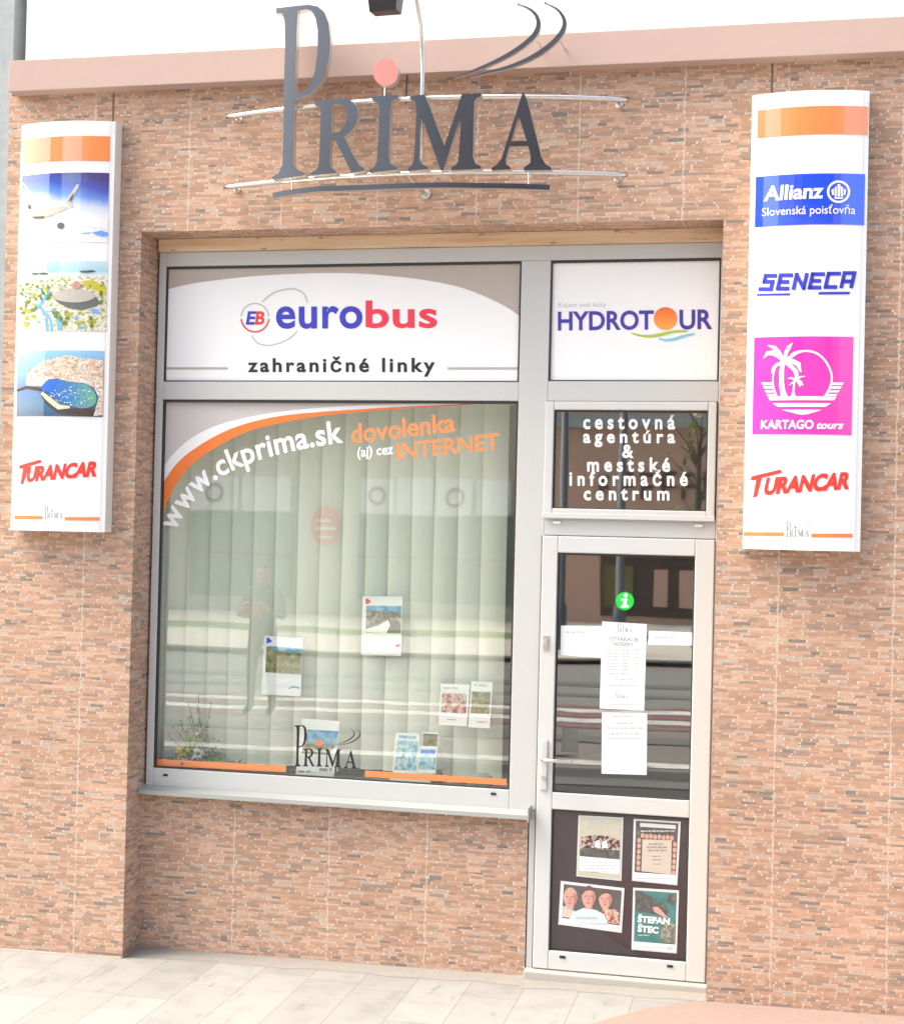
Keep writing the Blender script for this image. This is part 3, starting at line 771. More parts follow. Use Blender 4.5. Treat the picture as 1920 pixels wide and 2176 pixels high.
# water park picture
zp = [(178, 1430), (1000, 1420), (985, 2060), (170, 2075)]
qb = square(rect4(zp[0], zp[1], zp[2], zp[3], ZA))
def park_print(t, pv, X, Y, Z):
    mp = t.node('ShaderNodeMapping', {'Vector': pv, 'Scale': (1.0, 0.0, 1.6)})
    f = t.math('DIVIDE', t.math('SUBTRACT', Z, qb[3][1]), qb[0][1] - qb[3][1])
    n1 = t.noise(mp.outputs[0], 42.0, 5.0, rough=.65)
    land = t.ramp(n1, [(.34, rgb(128, 142, 40, .75)), (.42, rgb(188, 190, 70, .8)), (.47, rgb(236, 230, 200, .85)), (.56, (.84, .84, .82, 1)), (.62, rgb(214, 222, 190, .85)), (.68, rgb(196, 190, 188, .8)), (.75, rgb(90, 90, 60, .7))])
    far = t.ramp(f, [(.76, (1, 1, 1, 1)), (.80, (0, 0, 0, 1))])
    sea = t.ramp(f, [(.80, rgb(232, 242, 246, .85)), (.86, rgb(170, 224, 244, .85)), (1.0, rgb(206, 238, 246, .86))])
    return t.mix(far, sea, land)
b = MB(); b.quad(qb, lys, .002, 14); pc = b.build('water_park_picture', pic_mat('water_park_print', park_print), ls)
M['slide_blue'] = plain('slide_print_blue', rgb(120, 184, 236, .85), .4, var=.2, scale=50)
M['arena_grey'] = plain('arena_print', rgb(206, 200, 188, .8), .4, var=.15, scale=50)
M['arena_dark'] = plain('arena_print_dark', rgb(120, 128, 120, .7), .4, var=.35, scale=90)
M['lawn_yellow'] = plain('lawn_print', rgb(216, 206, 60, .8), .4, var=.25, scale=50)
b = MB()
for pts, w in (([(470, 1690), (400, 1780), (350, 1840)], 26), ([(340, 1815), (400, 1870), (430, 1960), (440, 2060)], 26), ([(480, 1860), (540, 1930), (560, 2050)], 46), ([(420, 1880), (470, 1960), (480, 2060)], 22)):
    b.flat([[ZA(p) for p in ribbon(smooth_line(pts, 4), w)]], lys, .0035)
b.flat([[ZA(p) for p in [(840, 1850), (920, 1860), (930, 1900), (860, 1900)]]], lys, .0035)
b.build('slide_picture', M['slide_blue'], pc)
b = MB(); b.flat([[ZA(p) for p in [(490, 1740), (540, 1800), (640, 1850), (760, 1870), (900, 1830), (930, 1800), (900, 1750), (760, 1740), (620, 1740)]]], lys, .0035); b.build('arena_picture', M['arena_dark'], pc)
b = MB(); b.flat([[ZA(p) for p in circle(690, 1735, 195, 62, 30)]], lys, .005); b.build('arena_picture', M['arena_grey'], pc)
b = MB(); b.flat([[ZA(p) for p in [(760, 1600), (860, 1590), (980, 1650), (985, 1740), (900, 1690), (800, 1650)]]], lys, .0035); b.build('lawn_picture', M['lawn_yellow'], pc)
def in_arena(x, y): return abs(x - 700) < 230 and abs(y - 1770) < 110
for nm, m_, cnt, sx, sy in (('tree_dots_picture', plain('tree_print', rgb(120, 146, 52, .75), .4, var=.35, scale=90), 60, 15, 17), ('tree_dots_picture', plain('olive_tree_print', rgb(186, 186, 60, .8), .4, var=.3, scale=90), 45, 18, 15),
                            ('roof_dots_picture', plain('pale_roof_print', rgb(226, 208, 198, .82), .4, var=.15, scale=60), 30, 20, 10), ('pool_dots_picture', M['slide_blue'], 12, 22, 10)):
    b = MB(); k = 0
    while k < cnt:
        x = random.uniform(196, 970); y = random.triangular(1570, 2050, 1640)
        if in_arena(x, y): continue
        f = .55 + (y - 1560) / 500; k += 1
        b.flat([[ZA(p) for p in circle(x, y, sx * f * random.uniform(.6, 1.3), sy * f * random.uniform(.6, 1.2), 8)]], lys, .0044 + .00002 * k)
    b.build(nm, m_, pc)
b = MB()
for x, y, w in ((330, 1532, 34), (405, 1530, 44), (800, 1512, 60), (850, 1508, 40)): b.flat([[ZA(p) for p in circle(x, y, w, 11, 10)]], lys, .0044)
b.build('islands_picture', M['plane_dark'], pc)
b = MB(); b.flat([[ZA(p) for p in [(660, 1640), (700, 1605), (760, 1625), (745, 1665), (690, 1670)]]], lys, .0065); b.build('roof_picture', plain('roof_print', rgb(220, 160, 150, .8), .4, var=.2, scale=60), pc)
# harbour picture
qc = square(rect4((165, 285), (945, 280), (935, 880), (152, 872), ZB))
def sea_print(t, pv, X, Y, Z):
    f = t.math('DIVIDE', t.math('SUBTRACT', Z, qc[3][1]), qc[0][1] - qc[3][1])
    f = t.math('MULTIPLY_ADD', t.math('SUBTRACT', t.noise(pv, 40.0, 4.0), .5), .12, f)
    return t.ramp(f, [(.0, rgb(36, 84, 132, .75)), (.18, rgb(52, 120, 164, .8)), (.42, rgb(40, 110, 196, .8)), (.75, rgb(108, 186, 240, .85)), (1.0, rgb(150, 206, 244, .85))])
b = MB(); b.quad(qc, lys, .002, 14); pc = b.build('harbour_picture', pic_mat('sea_print', sea_print), ls)
def town_print(t, pv, X, Y, Z):
    vo = t.node('ShaderNodeTexVoronoi', {'Vector': t.node('ShaderNodeMapping', {'Vector': pv, 'Scale': (1.0, 0.0, 1.7)}).outputs[0], 'Scale': 105.0})
    s_ = t.node('ShaderNodeSeparateColor', {0: vo.outputs['Color']})
    c = t.ramp(s_.outputs[0], [(0, rgb(130, 130, 116, .7)), (.09, rgb(226, 196, 160, .8)), (.35, rgb(236, 206, 176, .82)), (.6, (.84, .83, .80, 1)), (.82, rgb(232, 176, 140, .8))], 'CONSTANT')
    c = t.mix(.45, c, t.ramp(t.noise(pv, 34.0, 3.0), [(.36, rgb(222, 186, 146, .8)), (.5, (.84, .83, .80, 1)), (.62, rgb(206, 190, 166, .8))]))
    return c
b = MB(); b.flat([[ZB(p) for p in [(240, 590), (250, 490), (300, 440), (400, 370), (520, 335), (640, 318), (720, 345), (830, 350), (940, 370), (935, 860), (850, 870), (900, 700), (850, 610), (760, 570), (640, 560), (520, 530), (440, 540), (380, 600)]]], lys, .0035)
b.build('town_picture', pic_mat('town_print', town_print), pc)
def bay_print(t, pv, X, Y, Z):
    return t.mix(t.ramp(t.math('MULTIPLY_ADD', X, 5.0, t.noise(pv, 70.0, 4.0)), [(0, rgb(50, 112, 214, .8)), (.5, rgb(60, 120, 210, .8)), (1.0, rgb(110, 176, 168, .8))]), rgb(58, 120, 214, .8), rgb(104, 170, 160, .8))
bay = NT('bay_print'); pv, X, Y, Z = bay.pos()
bx = [ZB((380, 600))[0], ZB((880, 700))[0]]
ff = bay.math('DIVIDE', bay.math('SUBTRACT', X, bx[0]), bx[1] - bx[0]); ff = bay.math('MULTIPLY_ADD', bay.math('SUBTRACT', bay.noise(pv, 90.0, 4.0), .5), .9, ff)
bay.bsdf(bay.ramp(ff, [(.2, rgb(56, 116, 218, .8)), (.55, rgb(76, 140, 200, .8)), (.9, rgb(120, 186, 166, .8))]), .3)
b = MB(); b.flat([[ZB(p) for p in closed([(385, 610), (440, 545), (520, 535), (640, 568), (760, 575), (850, 640), (880, 720), (840, 780), (740, 800), (640, 770), (540, 710), (440, 655), (390, 640)])]], lys, .005); b.build('bay_picture', bay.m, pc)
b = MB(); k = 0
while k < 60:
    x = random.uniform(450, 850); y = random.uniform(600, 780)
    if ((x - 660) / 200) ** 2 + ((y - 690) / 85) ** 2 > 1 or y < 560 + (850 - x) * .1: continue
    k += 1; b.flat([[ZB(p) for p in circle(x, y, random.uniform(4, 9), random.uniform(3, 5), 6)]], lys, .0058 + .00001 * k)
b.build('boats_picture', M['plane_white'], pc)
b = MB(); k = 0
while k < 70:
    x = random.uniform(255, 930); y = random.uniform(345, 545)
    if y < 330 + abs(x - 640) * .28: continue
    if y > 520 and x < 860: continue
    k += 1; w_, h_ = random.uniform(8, 24), random.uniform(6, 12); sk_ = random.uniform(-4, 4)
    b.flat([[ZB(p) for p in [(x, y), (x + w_, y + sk_), (x + w_, y + h_ + sk_), (x, y + h_)]]], lys, .0044 + .00001 * k)
b.build('roofs_picture', plain('roof_tile_print', rgb(226, 168, 132, .8), .4, var=.25, scale=60), pc)
b = MB(); b.flat([[ZB(p) for p in ribbon([(385, 660), (450, 720), (540, 790), (640, 790)], [28, 44, 48, 20])]], lys, .0065); b.build('mole_picture', plain('mole_print', rgb(226, 222, 196, .8), .4, var=.15, scale=60), pc)
b = MB(); b.flat([[ZB(p) for p in [(370, 670), (450, 745), (540, 812), (650, 800), (760, 800), (860, 800), (840, 872), (660, 865), (520, 835), (420, 760)]]], lys, .0055)
b.flat([[ZB(p) for p in ribbon([(155, 640), (240, 610), (380, 630)], [14, 22, 34])]], lys, .0055); b.build('rock_picture', plain('rock_print', rgb(96, 80, 72, .6), .4, var=.3, scale=60), pc)
# red lettering
def turancar(parent, conv, T, base, ys):
    b = MB(); b.flat([[conv(p) for p in T]], ys, .002)
    text(b, 'URANCAR', conv(base[0]), conv(base[1]), conv(base[2]), ys, .002, 'H', .050, .95)
    b.build('red_lettering', M['red_text'], parent)
turancar(ls, ZB, [(172, 1340), (185, 1315), (370, 1262), (380, 1290), (268, 1325), (215, 1478), (188, 1492), (212, 1345), (195, 1345)],
         [(238, 1462), (880, 1408), (262, 1330)], lys)
b = MB(); o2 = MB(); fit = lambda x0, x1, y0, y1: (lambda p: (x0 + (p[0] - 157) / 1250 * (x1 - x0), y0 + (p[1] - 15) / 750 * (y1 - y0)))
logo(b, o2, 'PRIMA', lys, .002, (lambda f: (lambda p: zb_(f(p))))(fit(405, 580, 1680, 1800)))
b.build('small_logo', M['grey_text'], ls); o2.build('small_dot', M['orange_deep'], ls)
for x0, x1, y in ((135, 388, 1787), (588, 905, 1800)):
    b = MB(); b.quad([ZB((x0, y - 16)), ZB((x1, y - 14)), ZB((x1, y + 16)), ZB((x0, y + 14))], lys, .002, 6); b.build('orange_line', M['orange'], ls)

# ---- right sign
rs_, rys = sign_body(1.508, 2.026, SZ0, 4.172, 'white vertical sign with blue, pink and red company names, right of the door')
zc = zoom(3.93, 1540, 180); zd = zoom(3.93, 1540, 680)
ZC = lambda p: at_s(*zc(p), rys)
ZD = lambda p: at_s(*zd(p), rys)
b = MB(); b.quad(square(rect4((275, 230), (1195, 170), (1187, 412), (264, 458), ZC)), rys, .002, 14); b.build('orange_band', M['orange'], rs_)
b = MB(); b.quad(square(rect4((258, 780), (1170, 740), (1155, 1168), (246, 1197), ZC)), rys, .002, 14); bp = b.build('blue_panel', M['blue_allz'], rs_)
b = MB(); text(b, 'Allianz', ZC((318, 972)), ZC((815, 945)), ZC((330, 850)), rys, .0035, 'H', .03); b.build('lettering', M['white_vinyl'], bp)
b = MB(); text(b, 'Slovenská poisťovňa', ZC((305, 1100)), ZC((1085, 1082)), ZC((307, 1032)), rys, .0035, 'H', .004); b.build('lettering', M['white_vinyl'], bp)
b = MB()
b.flat([[ZC(p) for p in circle(945, 895, 97, 94)], [ZC(p) for p in circle(945, 895, 78, 76)]], rys, .0035)
for sh in ([(912, 860), (928, 850), (928, 935), (912, 935)], [(936, 832), (958, 832), (962, 850), (958, 935), (936, 935)], [(966, 850), (982, 860), (982, 935), (966, 935)],
           [(884, 880), (903, 868), (905, 920), (892, 925)], [(990, 868), (1008, 880), (1000, 925), (988, 920)], [(905, 942), (988, 942), (975, 954), (918, 954)]):
    b.flat([[ZC(p) for p in sh]], rys, .0035)
b.build('emblem', M['white_vinyl'], bp)
def seneca(conv, ys):
    b = MB()
    segs = {'S': [[(1, 1), (.12, 1), (.12, .55), (.88, .55), (.88, 0), (-.1, 0)]], 'E': [[(1, 1), (.05, 1), (.05, 0), (.95, 0)], [(.05, .5), (.8, .5)]],
            'N': [[(.05, 0), (.05, 1), (.95, 0), (.95, 1)]], 'C': [[(1, 1), (.05, 1), (.05, 0), (.95, 0)]], 'A': [[(.05, 0), (.05, 1), (.95, 1), (.95, 0)], [(.05, .38), (.95, .38)]]}
    for i, ch in enumerate('SENECA'):
        x0 = 300 + i * 133; 
        for pl in segs[ch]:
            pts = []
            for (u, v) in pl:
                yy = 1708 - i * 4.4 - v * 112
                pts.append((x0 + u * 92 + v * 26, yy))
            for qd in stroke_poly(pts, 33): b.flat([[conv(p) for p in qd]], ys, .002 + .0002 * (i % 2))
    b.build('blue_lettering', M['blue_text'], rs_)
    b = MB()
    for c4 in ([(268, 1748), (545, 1742), (540, 1760), (262, 1764)], [(780, 1732), (1042, 1730), (1036, 1752), (775, 1754)]):
        b.quad([conv(p) for p in c4], ys, .002, 4)
    b.build('blue_underline', M['blue_text'], rs_)
    b = MB(); text(b, 'tours', conv((575, 1782)), conv((738, 1774)), conv((590, 1738)), ys, .002, 'H', -.004); b.build('faint_lettering', M['faint_text'], rs_)
seneca(ZC, rys)
b = MB(); b.quad(square(rect4((245, 150), (1075, 140), (1048, 960), (222, 957), ZD)), rys, .002, 14); pp = b.build('pink_panel', M['pink'], rs_)
b = MB()
arc = smooth_line([(430, 640), (402, 560), (398, 470), (420, 390)], 5)
b.flat([[ZD(p) for p in ribbon(arc, 14)]], rys, .0035)
arc = smooth_line([(530, 320), (570, 278), (630, 262), (710, 262), (780, 290), (840, 350), (880, 430), (888, 500), (870, 570), (830, 640)], 5)
b.flat([[ZD(p) for p in ribbon(arc, 17)]], rys, .0035)
for (xa, xb, xc_, xd, y0, y1) in ((300, 392, 398, 312, 522, 545), (315, 396, 402, 325, 555, 575), (328, 405, 412, 340, 588, 606), (342, 416, 428, 352, 618, 634)):
    b.flat([[ZD(p) for p in [(xa, y0), (xb, y0), (xc_, y1), (xd, y1)]]], rys, .0035)
for (xa, xb, xc_, xd, y0, y1) in ((893, 988, 978, 886, 522, 545), (884, 972, 962, 876, 555, 575), (868, 955, 944, 858, 588, 606), (850, 938, 926, 842, 618, 634)):
    b.flat([[ZD(p) for p in [(xa, y0), (xb, y0), (xc_, y1), (xd, y1)]]], rys, .0035)
for (xa, xb, xc_, xd, y0, y1) in ((355, 930, 908, 372, 640, 672), (395, 885, 835, 440, 696, 726), (470, 805, 730, 560, 750, 776)):
    b.flat([[ZD(p) for p in [(xa, y0), (xb, y0), (xc_, y1), (xd, y1)]]], rys, .0035)
b.flat([[ZD(p) for p in [(560, 770), (730, 770), (700, 786), (640, 792), (590, 786)]]], rys, .0038)
for tr in ([(462, 350), (500, 350), (490, 420), (490, 520), (500, 590), (522, 640), (462, 640), (450, 540), (452, 430)], [(568, 520), (584, 520), (578, 590), (585, 640), (548, 640), (560, 590)]):
    b.flat([[ZD(p) for p in tr]], rys, .0038)
fronds = [([(492, 345), (440, 300), (400, 275), (350, 280), (318, 322)], [26, 36, 44, 34, 4]), ([(492, 345), (450, 270), (410, 232), (355, 212)], [20, 28, 34, 6]),
          ([(492, 345), (505, 280), (530, 230), (562, 188)], [22, 32, 34, 4]), ([(492, 345), (550, 305), (600, 275), (640, 268)], [22, 26, 20, 6]),
          ([(492, 345), (560, 345), (610, 370), (632, 440)], [30, 40, 44, 8]), ([(492, 350), (545, 385), (590, 430), (615, 500)], [26, 34, 34, 6]),
          ([(480, 355), (430, 375), (400, 405), (385, 445)], [24, 28, 24, 4])]
for pts, ws in fronds: b.flat([[ZD(p) for p in ribbon(pts, ws)]], rys, .0041)
b.flat([[ZD(p) for p in circle(493, 345, 34, 30, 16)]], rys, .0044)
for pts, ws in (([(590, 500), (550, 485), (522, 490)], [16, 18, 4]), ([(590, 500), (630, 475), (668, 470)], [14, 14, 3]), ([(590, 500), (630, 520), (650, 550)], [22, 26, 6]), ([(590, 500), (560, 525), (530, 545)], [14, 14, 4]), ([(590, 500), (585, 460), (570, 440)], [14, 14, 4]), ([(600, 505), (620, 540), (625, 560)], [20, 20, 4])):
    b.flat([[ZD(p) for p in ribbon(pts, ws)]], rys, .0047)
b.build('palm_emblem', M['white_vinyl'], pp)
b = MB(); text(b, 'KARTAGO', ZD((295, 908)), ZD((735, 908)), ZD((299, 836)), rys, .0035, 'H', .03); b.build('lettering', M['white_vinyl'], pp)
b = MB(); text(b, 'tours', ZD((752, 908)), ZD((975, 908)), ZD((775, 846)), rys, .0035, 'H', .03); b.build('lettering', M['white_vinyl'], pp)
turancar(rs_, ZD, [(208, 1335), (222, 1305), (462, 1248), (475, 1276), (305, 1318), (265, 1472), (230, 1485), (258, 1335), (240, 1338)],
         [(315, 1455), (1035, 1404), (345, 1318)], rys)
b = MB(); o2 = MB()
logo(b, o2, 'PRIMA', rys, .002, (lambda f: (lambda p: zd(f(p))))(fit(505, 712, 1680, 1815)))
b.build('small_logo', M['grey_text'], rs_); o2.build('small_dot', M['orange_deep'], rs_)
for x0, x1, y in ((152, 487, 1787), (718, 1062, 1800)):
    b = MB(); b.quad([ZD((x0, y - 16)), ZD((x1, y - 14)), ZD((x1, y + 16)), ZD((x0, y + 14))], rys, .002, 6); b.build('orange_line', M['orange'], rs_)

# ================================================================== SIGN PANELS IN THE UPPER FRAMES
py_ = const(.2165)
ze = zoom(2.05, 280, 480); ZE = lambda p: at(*ze(p), .2165)
eb = empty('panel_sign', 'wide white panel with a blue and red bus company name', 'sign', (-.53, .22, 2.89))
b = MB(); b.box(-1.469, .403, .217, .235, 2.884, 3.481); b.build('panel', M['white_vinyl'], eb)
b = MB(); arcp = smooth_line([(150, 278), (240, 256), (340, 240), (500, 222), (680, 210), (870, 205), (1000, 208), (1100, 216), (1250, 232), (1400, 260), (1500, 292), (1590, 332), (1650, 365), (1690, 395)], 4)
aw = [ZE(p) for p in arcp]; aw[0] = (-1.4685, aw[0][1]); aw = [(max(-1.4685, min(.4025, x)), z) for x, z in aw]
b.flat([aw + [(.4025, 3.4805), (-1.4685, 3.4805)]], py_, .001); b.build('beige_corner', M['beige_film'], eb)
b = MB(); text(b, 'euro', ZE((628, 443)), ZE((1005, 443)), ZE((628, 352)), py_, .001, 'x', .022, 1.06); b.build('blue_lettering', M['blue_text'], eb)
b = MB(); text(b, 'bus', ZE((1018, 441)), ZE((1330, 441)), ZE((1018, 325)), py_, .001, 'b', .022, 1.04); b.build('red_lettering', M['red_pink'], eb)
b = MB(); b.flat([[ZE(p) for p in ribbon(circle(537, 400, 60, 62, 24, 185, 355), 6)]], py_, .001)
b.build('emblem_ring', M['faint_text'], eb)
b = MB(); b.flat([[ZE(p) for p in ribbon(circle(537, 400, 60, 62, 24, 5, 175), 7)]], py_, .001); text(b, 'B', ZE((537, 428)), ZE((576, 428)), ZE((545, 372)), py_, .001, 'H', .03); b.build('red_emblem', M['red_text'], eb)
b = MB(); text(b, 'E', ZE((497, 428)), ZE((535, 428)), ZE((507, 372)), py_, .001, 'H', .03); b.build('blue_emblem', M['blue_text'], eb)
b = MB()
for pts, ws in ((smooth_line([(568, 332), (610, 296), (660, 278), (710, 276), (750, 296), (765, 335)], 4), 6), (smooth_line([(522, 476), (545, 508), (590, 521), (640, 512), (690, 488), (722, 458)], 4), 6)):
    b.flat([[ZE(p) for p in ribbon(pts, ws)]], py_, .001)
b.build('grey_arc', M['faint_text'], eb)
b = MB(); text(b, 'zahraničné linky', ZE((505, 635)), ZE((1320, 635)), ZE((505, 576)), py_, .001, 'H', .028, 1.28); b.build('dark_lettering', M['black_vinyl'], eb)
for x0, x1 in ((143, 418), (1375, 1682)):
    b = MB(); p0 = ZE((x0, 620)); p1 = ZE((x1, 622)); zc0 = (p0[1] + p1[1]) / 2
    b.quad([(max(p0[0], -1.4685), zc0 + .006), (min(p1[0], .4025), zc0 + .006), (min(p1[0], .4025), zc0 - .006), (max(p0[0], -1.4685), zc0 - .006)], py_, .001); b.build('grey_rule', M['grey_line'], eb)
zh = zoom(3.341, 1080, 460); ZH = lambda p: at(*zh(p), .2165)
hy = empty('panel_sign', 'white square panel with an indigo name and orange sun over the door', 'sign', (.96, .22, 2.89))
b = MB(); b.box(.550, 1.371, .217, .235, 2.889, 3.481); b.build('panel', M['white_vinyl'], hy)
b = MB(); text(b, 'HYDROT', ZH((350, 806)), ZH((1030, 798)), ZH((350, 676)), py_, .001, 'H', .026); text(b, 'UR', ZH((1212, 797)), ZH((1446, 795)), ZH((1212, 662)), py_, .001, 'H', .026); b.build('indigo_lettering', M['indigo'], hy)
sun_t = NT('sun_print'); pv, X, Y, Z = sun_t.pos(); zz0 = ZH((1113, 806))[1]; zz1 = ZH((1113, 644))[1]
sun_t.bsdf(sun_t.ramp(sun_t.math('DIVIDE', sun_t.math('SUBTRACT', Z, zz0), zz1 - zz0), [(0, rgb(255, 178, 84, .88)), (1, rgb(250, 110, 50, .88))]), .4)
b = MB(); b.flat([[ZH(p) for p in circle(1113, 725, 84, 81, 32)]], py_, .0014); b.build('sun_disc', sun_t.m, hy)
b = MB(); b.flat([[ZH(p) for p in ribbon(smooth_line([(868, 828), (940, 846), (1010, 850), (1090, 836), (1170, 818), (1275, 812)], 4), [3] + [10 + 11 * math.sin(i / 20 * math.pi) for i in range(19)] + [3])]], py_, .0018); b.build('green_wave', M['lime'], hy)
b = MB(); b.flat([[ZH(p) for p in ribbon(smooth_line([(1062, 866), (1110, 878), (1170, 872), (1240, 850), (1322, 832)], 4), [3] + [10 + 10 * math.sin(i / 16 * math.pi) for i in range(15)] + [8])]], py_, .0022); b.build('blue_wave', M['sky_blue'], hy)
b = MB(); text(b, 'Kujem and kúty', ZH((355, 645)), ZH((690, 640)), ZH((355, 612)), py_, .001, 'H', -.004, 1.1); b.build('faint_lettering', M['faint_text'], hy)

# ================================================================== FILM LETTERING ON THE BIG PANE
gy = const(.2275)
zf = zoom(2.227, 310, 830); ZF = lambda p: at(*zf(p), .2275)
zg = zoom(2.227, 310, 1240); ZG = lambda p: at(*zg(p), .2275)
dc = empty('window_decal', 'curved white and orange film with a web address across the top of the big window', 'window decal', (-.5, .228, 2.4))
outer = smooth_line([(66, 420), (80, 372), (130, 300), (220, 222), (350, 160), (550, 113), (800, 83), (1100, 67), (1400, 60), (1580, 56)], 5)
mid = smooth_line([(62, 470), (80, 440), (150, 342), (250, 262), (400, 182), (600, 126), (850, 99), (1200, 77), (1450, 66), (1590, 57)], 5)
inner = smooth_line([(66, 640), (78, 605), (100, 532), (150, 432), (230, 340), (340, 264), (480, 195), (650, 150), (900, 111), (1250, 83), (1500, 68), (1600, 58)], 5)
clampx = lambda L: [(max(-1.4675, x), min(2.787, z)) for x, z in L]
o_, m_, i_ = clampx([ZF(p) for p in outer]), clampx([ZF(p) for p in mid]), clampx([ZF(p) for p in inner])
b = MB(); b.flat([o_ + [(o_[-1][0], 2.7872), (-1.4677, 2.7872), (-1.4677, o_[0][1])]], gy, 0); b.build('corner_film', M['lilac_film'], dc)
b = MB(); b.flat([o_ + m_[::-1]], gy, .0004); b.build('white_band', M['white_vinyl'], dc)
b = MB(); b.flat([m_ + i_[::-1]], gy, .0008); b.build('orange_band', M['orange_deep'], dc)
base = smooth_line([(137, 668), (170, 600), (215, 535), (262, 480), (320, 428), (400, 382), (480, 346), (560, 318), (650, 294), (740, 274), (830, 258), (935, 243)], 8)
bw = [ZF(p) for p in base]; cum = [0]
for a, c in zip(bw, bw[1:]): cum.append(cum[-1] + math.hypot(c[0] - a[0], c[1] - a[1]))
def along(s):
    s = max(0, min(cum[-1], s))
    for i in range(len(cum) - 1):
        if cum[i + 1] >= s: break
    t = (s - cum[i]) / (cum[i + 1] - cum[i]); a, c = bw[i], bw[i + 1]
    d = math.hypot(c[0] - a[0], c[1] - a[1])
    return a[0] + (c[0] - a[0]) * t, a[1] + (c[1] - a[1]) * t, (c[0] - a[0]) / d, (c[1] - a[1]) / d
b = MB(); word = 'www.ckprima.sk'; v, f = glyphs(word, .022, 1.03)
x0 = min(p[0] for p in v); x1 = max(p[0] for p in v); k = cum[-1] / (x1 - x0); kz = k * 1.05
# glyph by glyph: islands share one tangent
par = list(range(len(v)))
def find(i):
    while par[i] != i: par[i] = par[par[i]]; i = par[i]
    return i
for fc in f:
    for j in fc[1:]: par[find(j)] = find(fc[0])
grp = {}
for i in range(len(v)): grp.setdefault(find(i), []).append(i)
V = [None] * len(v)
for ids in grp.values():
    cx_ = (min(v[i][0] for i in ids) + max(v[i][0] for i in ids)) / 2
    bx_, bz_, tx, tz = along((cx_ - x0) * k)
    for i in ids:
        du = (v[i][0] - cx_) * k; dv = v[i][1] * kz
        V[i] = (bx_ + tx * du - tz * dv, .2275 - .0004, bz_ + tz * du + tx * dv)
b.add(V, f); b.build('white_lettering', M['white_vinyl'], dc)
b = MB(); text(b, 'dovolenka', ZF((972, 248)), ZF((1464, 192)), ZF((966, 160)), gy, .0004, 'd', .02); text(b, 'INTERNET', ZF((1185, 326)), ZF((1672, 276)), ZF((1183, 250)), gy, .0004, 'H', .02); b.build('orange_lettering', M['orange'], dc)
b = MB(); text(b, '(aj) cez', ZF((1000, 314)), ZF((1170, 298)), ZF((1000, 268)), gy, .0004, 'H', .02); b.build('white_lettering', M['white_vinyl'], dc)
dl = empty('window_decal', 'dark letter logo between two orange strips along the bottom of the big window', 'window decal', (-.5, .228, .9))
b = MB(); o2 = MB()
tfl = lambda p: zg((700 + (p[0] - 157) / 1188 * 300, 670 + (p[1] - 30) / 730 * 196 + (p[0] - 157) / 1188 * 22))
logo(b, o2, 'PRIMA', gy, 0, tfl); b.build('dark_logo', M['black_vinyl'], dl); o2.build('orange_dot', M['orange_deep'], dl)
for c4 in ([(48, 830), (663, 862), (663, 893), (44, 862)], [(1037, 885), (1706, 925), (1706, 955), (1035, 914)]):
    q = square([ZG(p) for p in c4]); q = [(max(-1.467, min(.401, x)), z) for x, z in q]
    b = MB(); b.quad([ZG(c4[0]), ZG(c4[1]), ZG(c4[2]), ZG(c4[3])], gy, 0); b.build('orange_strip', M['orange'], dl)

# film lettering on the small sash
ty_ = const(.2135); zt_ = zoom(4.1, 1120, 840); ZT_ = lambda p: at(*zt_(p), .2135)
tdc = empty('window_decal', 'six lines of white lettering on the small pane over the door', 'window decal', (.95, .214, 2.5))
for s_, x0, x1, yb, yt, ref in (('cestovná', 485, 1285, 290, 207, 'x'), ('agentúra', 485, 1285, 411, 336, 'x'), ('&', 824, 926, 540, 428, '&'), ('mestské', 520, 1242, 660, 580, 'x'), ('informačné', 365, 1395, 783, 702, 'x'), ('centrum', 490, 1236, 910, 832, 'x')):
    b = MB(); text(b, s_, ZT_((x0, yb)), ZT_((x1, yb + 2)), ZT_((x0, yt)), ty_, 0, ref, .03, 1.55); b.build('white_lettering', M['white_vinyl'], tdc)

# ================================================================== VERTICAL BLIND
vb = empty('vertical_blind', 'pale green vertical slat blind hanging inside the big window', 'blind', (-.5, .45, 2.75))
b = MB(); b.box(-1.49, .36, .385, .435, 2.79, 2.83); b.build('head_rail', M['white_cap'], vb)
NS = 15
b = MB(); b.box(XL + .003, XL + .012, .272, .56, .80, 2.9); b.build('jamb_lining', M['inner_sill'], bd_)
for i in range(NS):
    x = -1.445 + i * .1215; a = R(random.uniform(9, 18)); hw = .064
    b = MB(); n = 6; z0, z1 = .90 + random.uniform(-.006, .006), 2.79
    sway = random.uniform(-.006, .006)
    V = []
    for zi in range(7):
        z = z0 + (z1 - z0) * zi / 6
        for j in range(n + 1):
            t = -1 + 2 * j / n
            V.append((x + t * hw * math.cos(a) + sway * (1 - zi / 6), .41 + t * hw * math.sin(a) - .008 * (1 - t * t) + .004 * math.sin(zi * 1.3 + i), z))
    b.add(V, [(zi * (n + 1) + j, zi * (n + 1) + j + 1, (zi + 1) * (n + 1) + j + 1, (zi + 1) * (n + 1) + j) for zi in range(6) for j in range(n)])
    b.build('slat', M['slat'], vb, smooth=True)

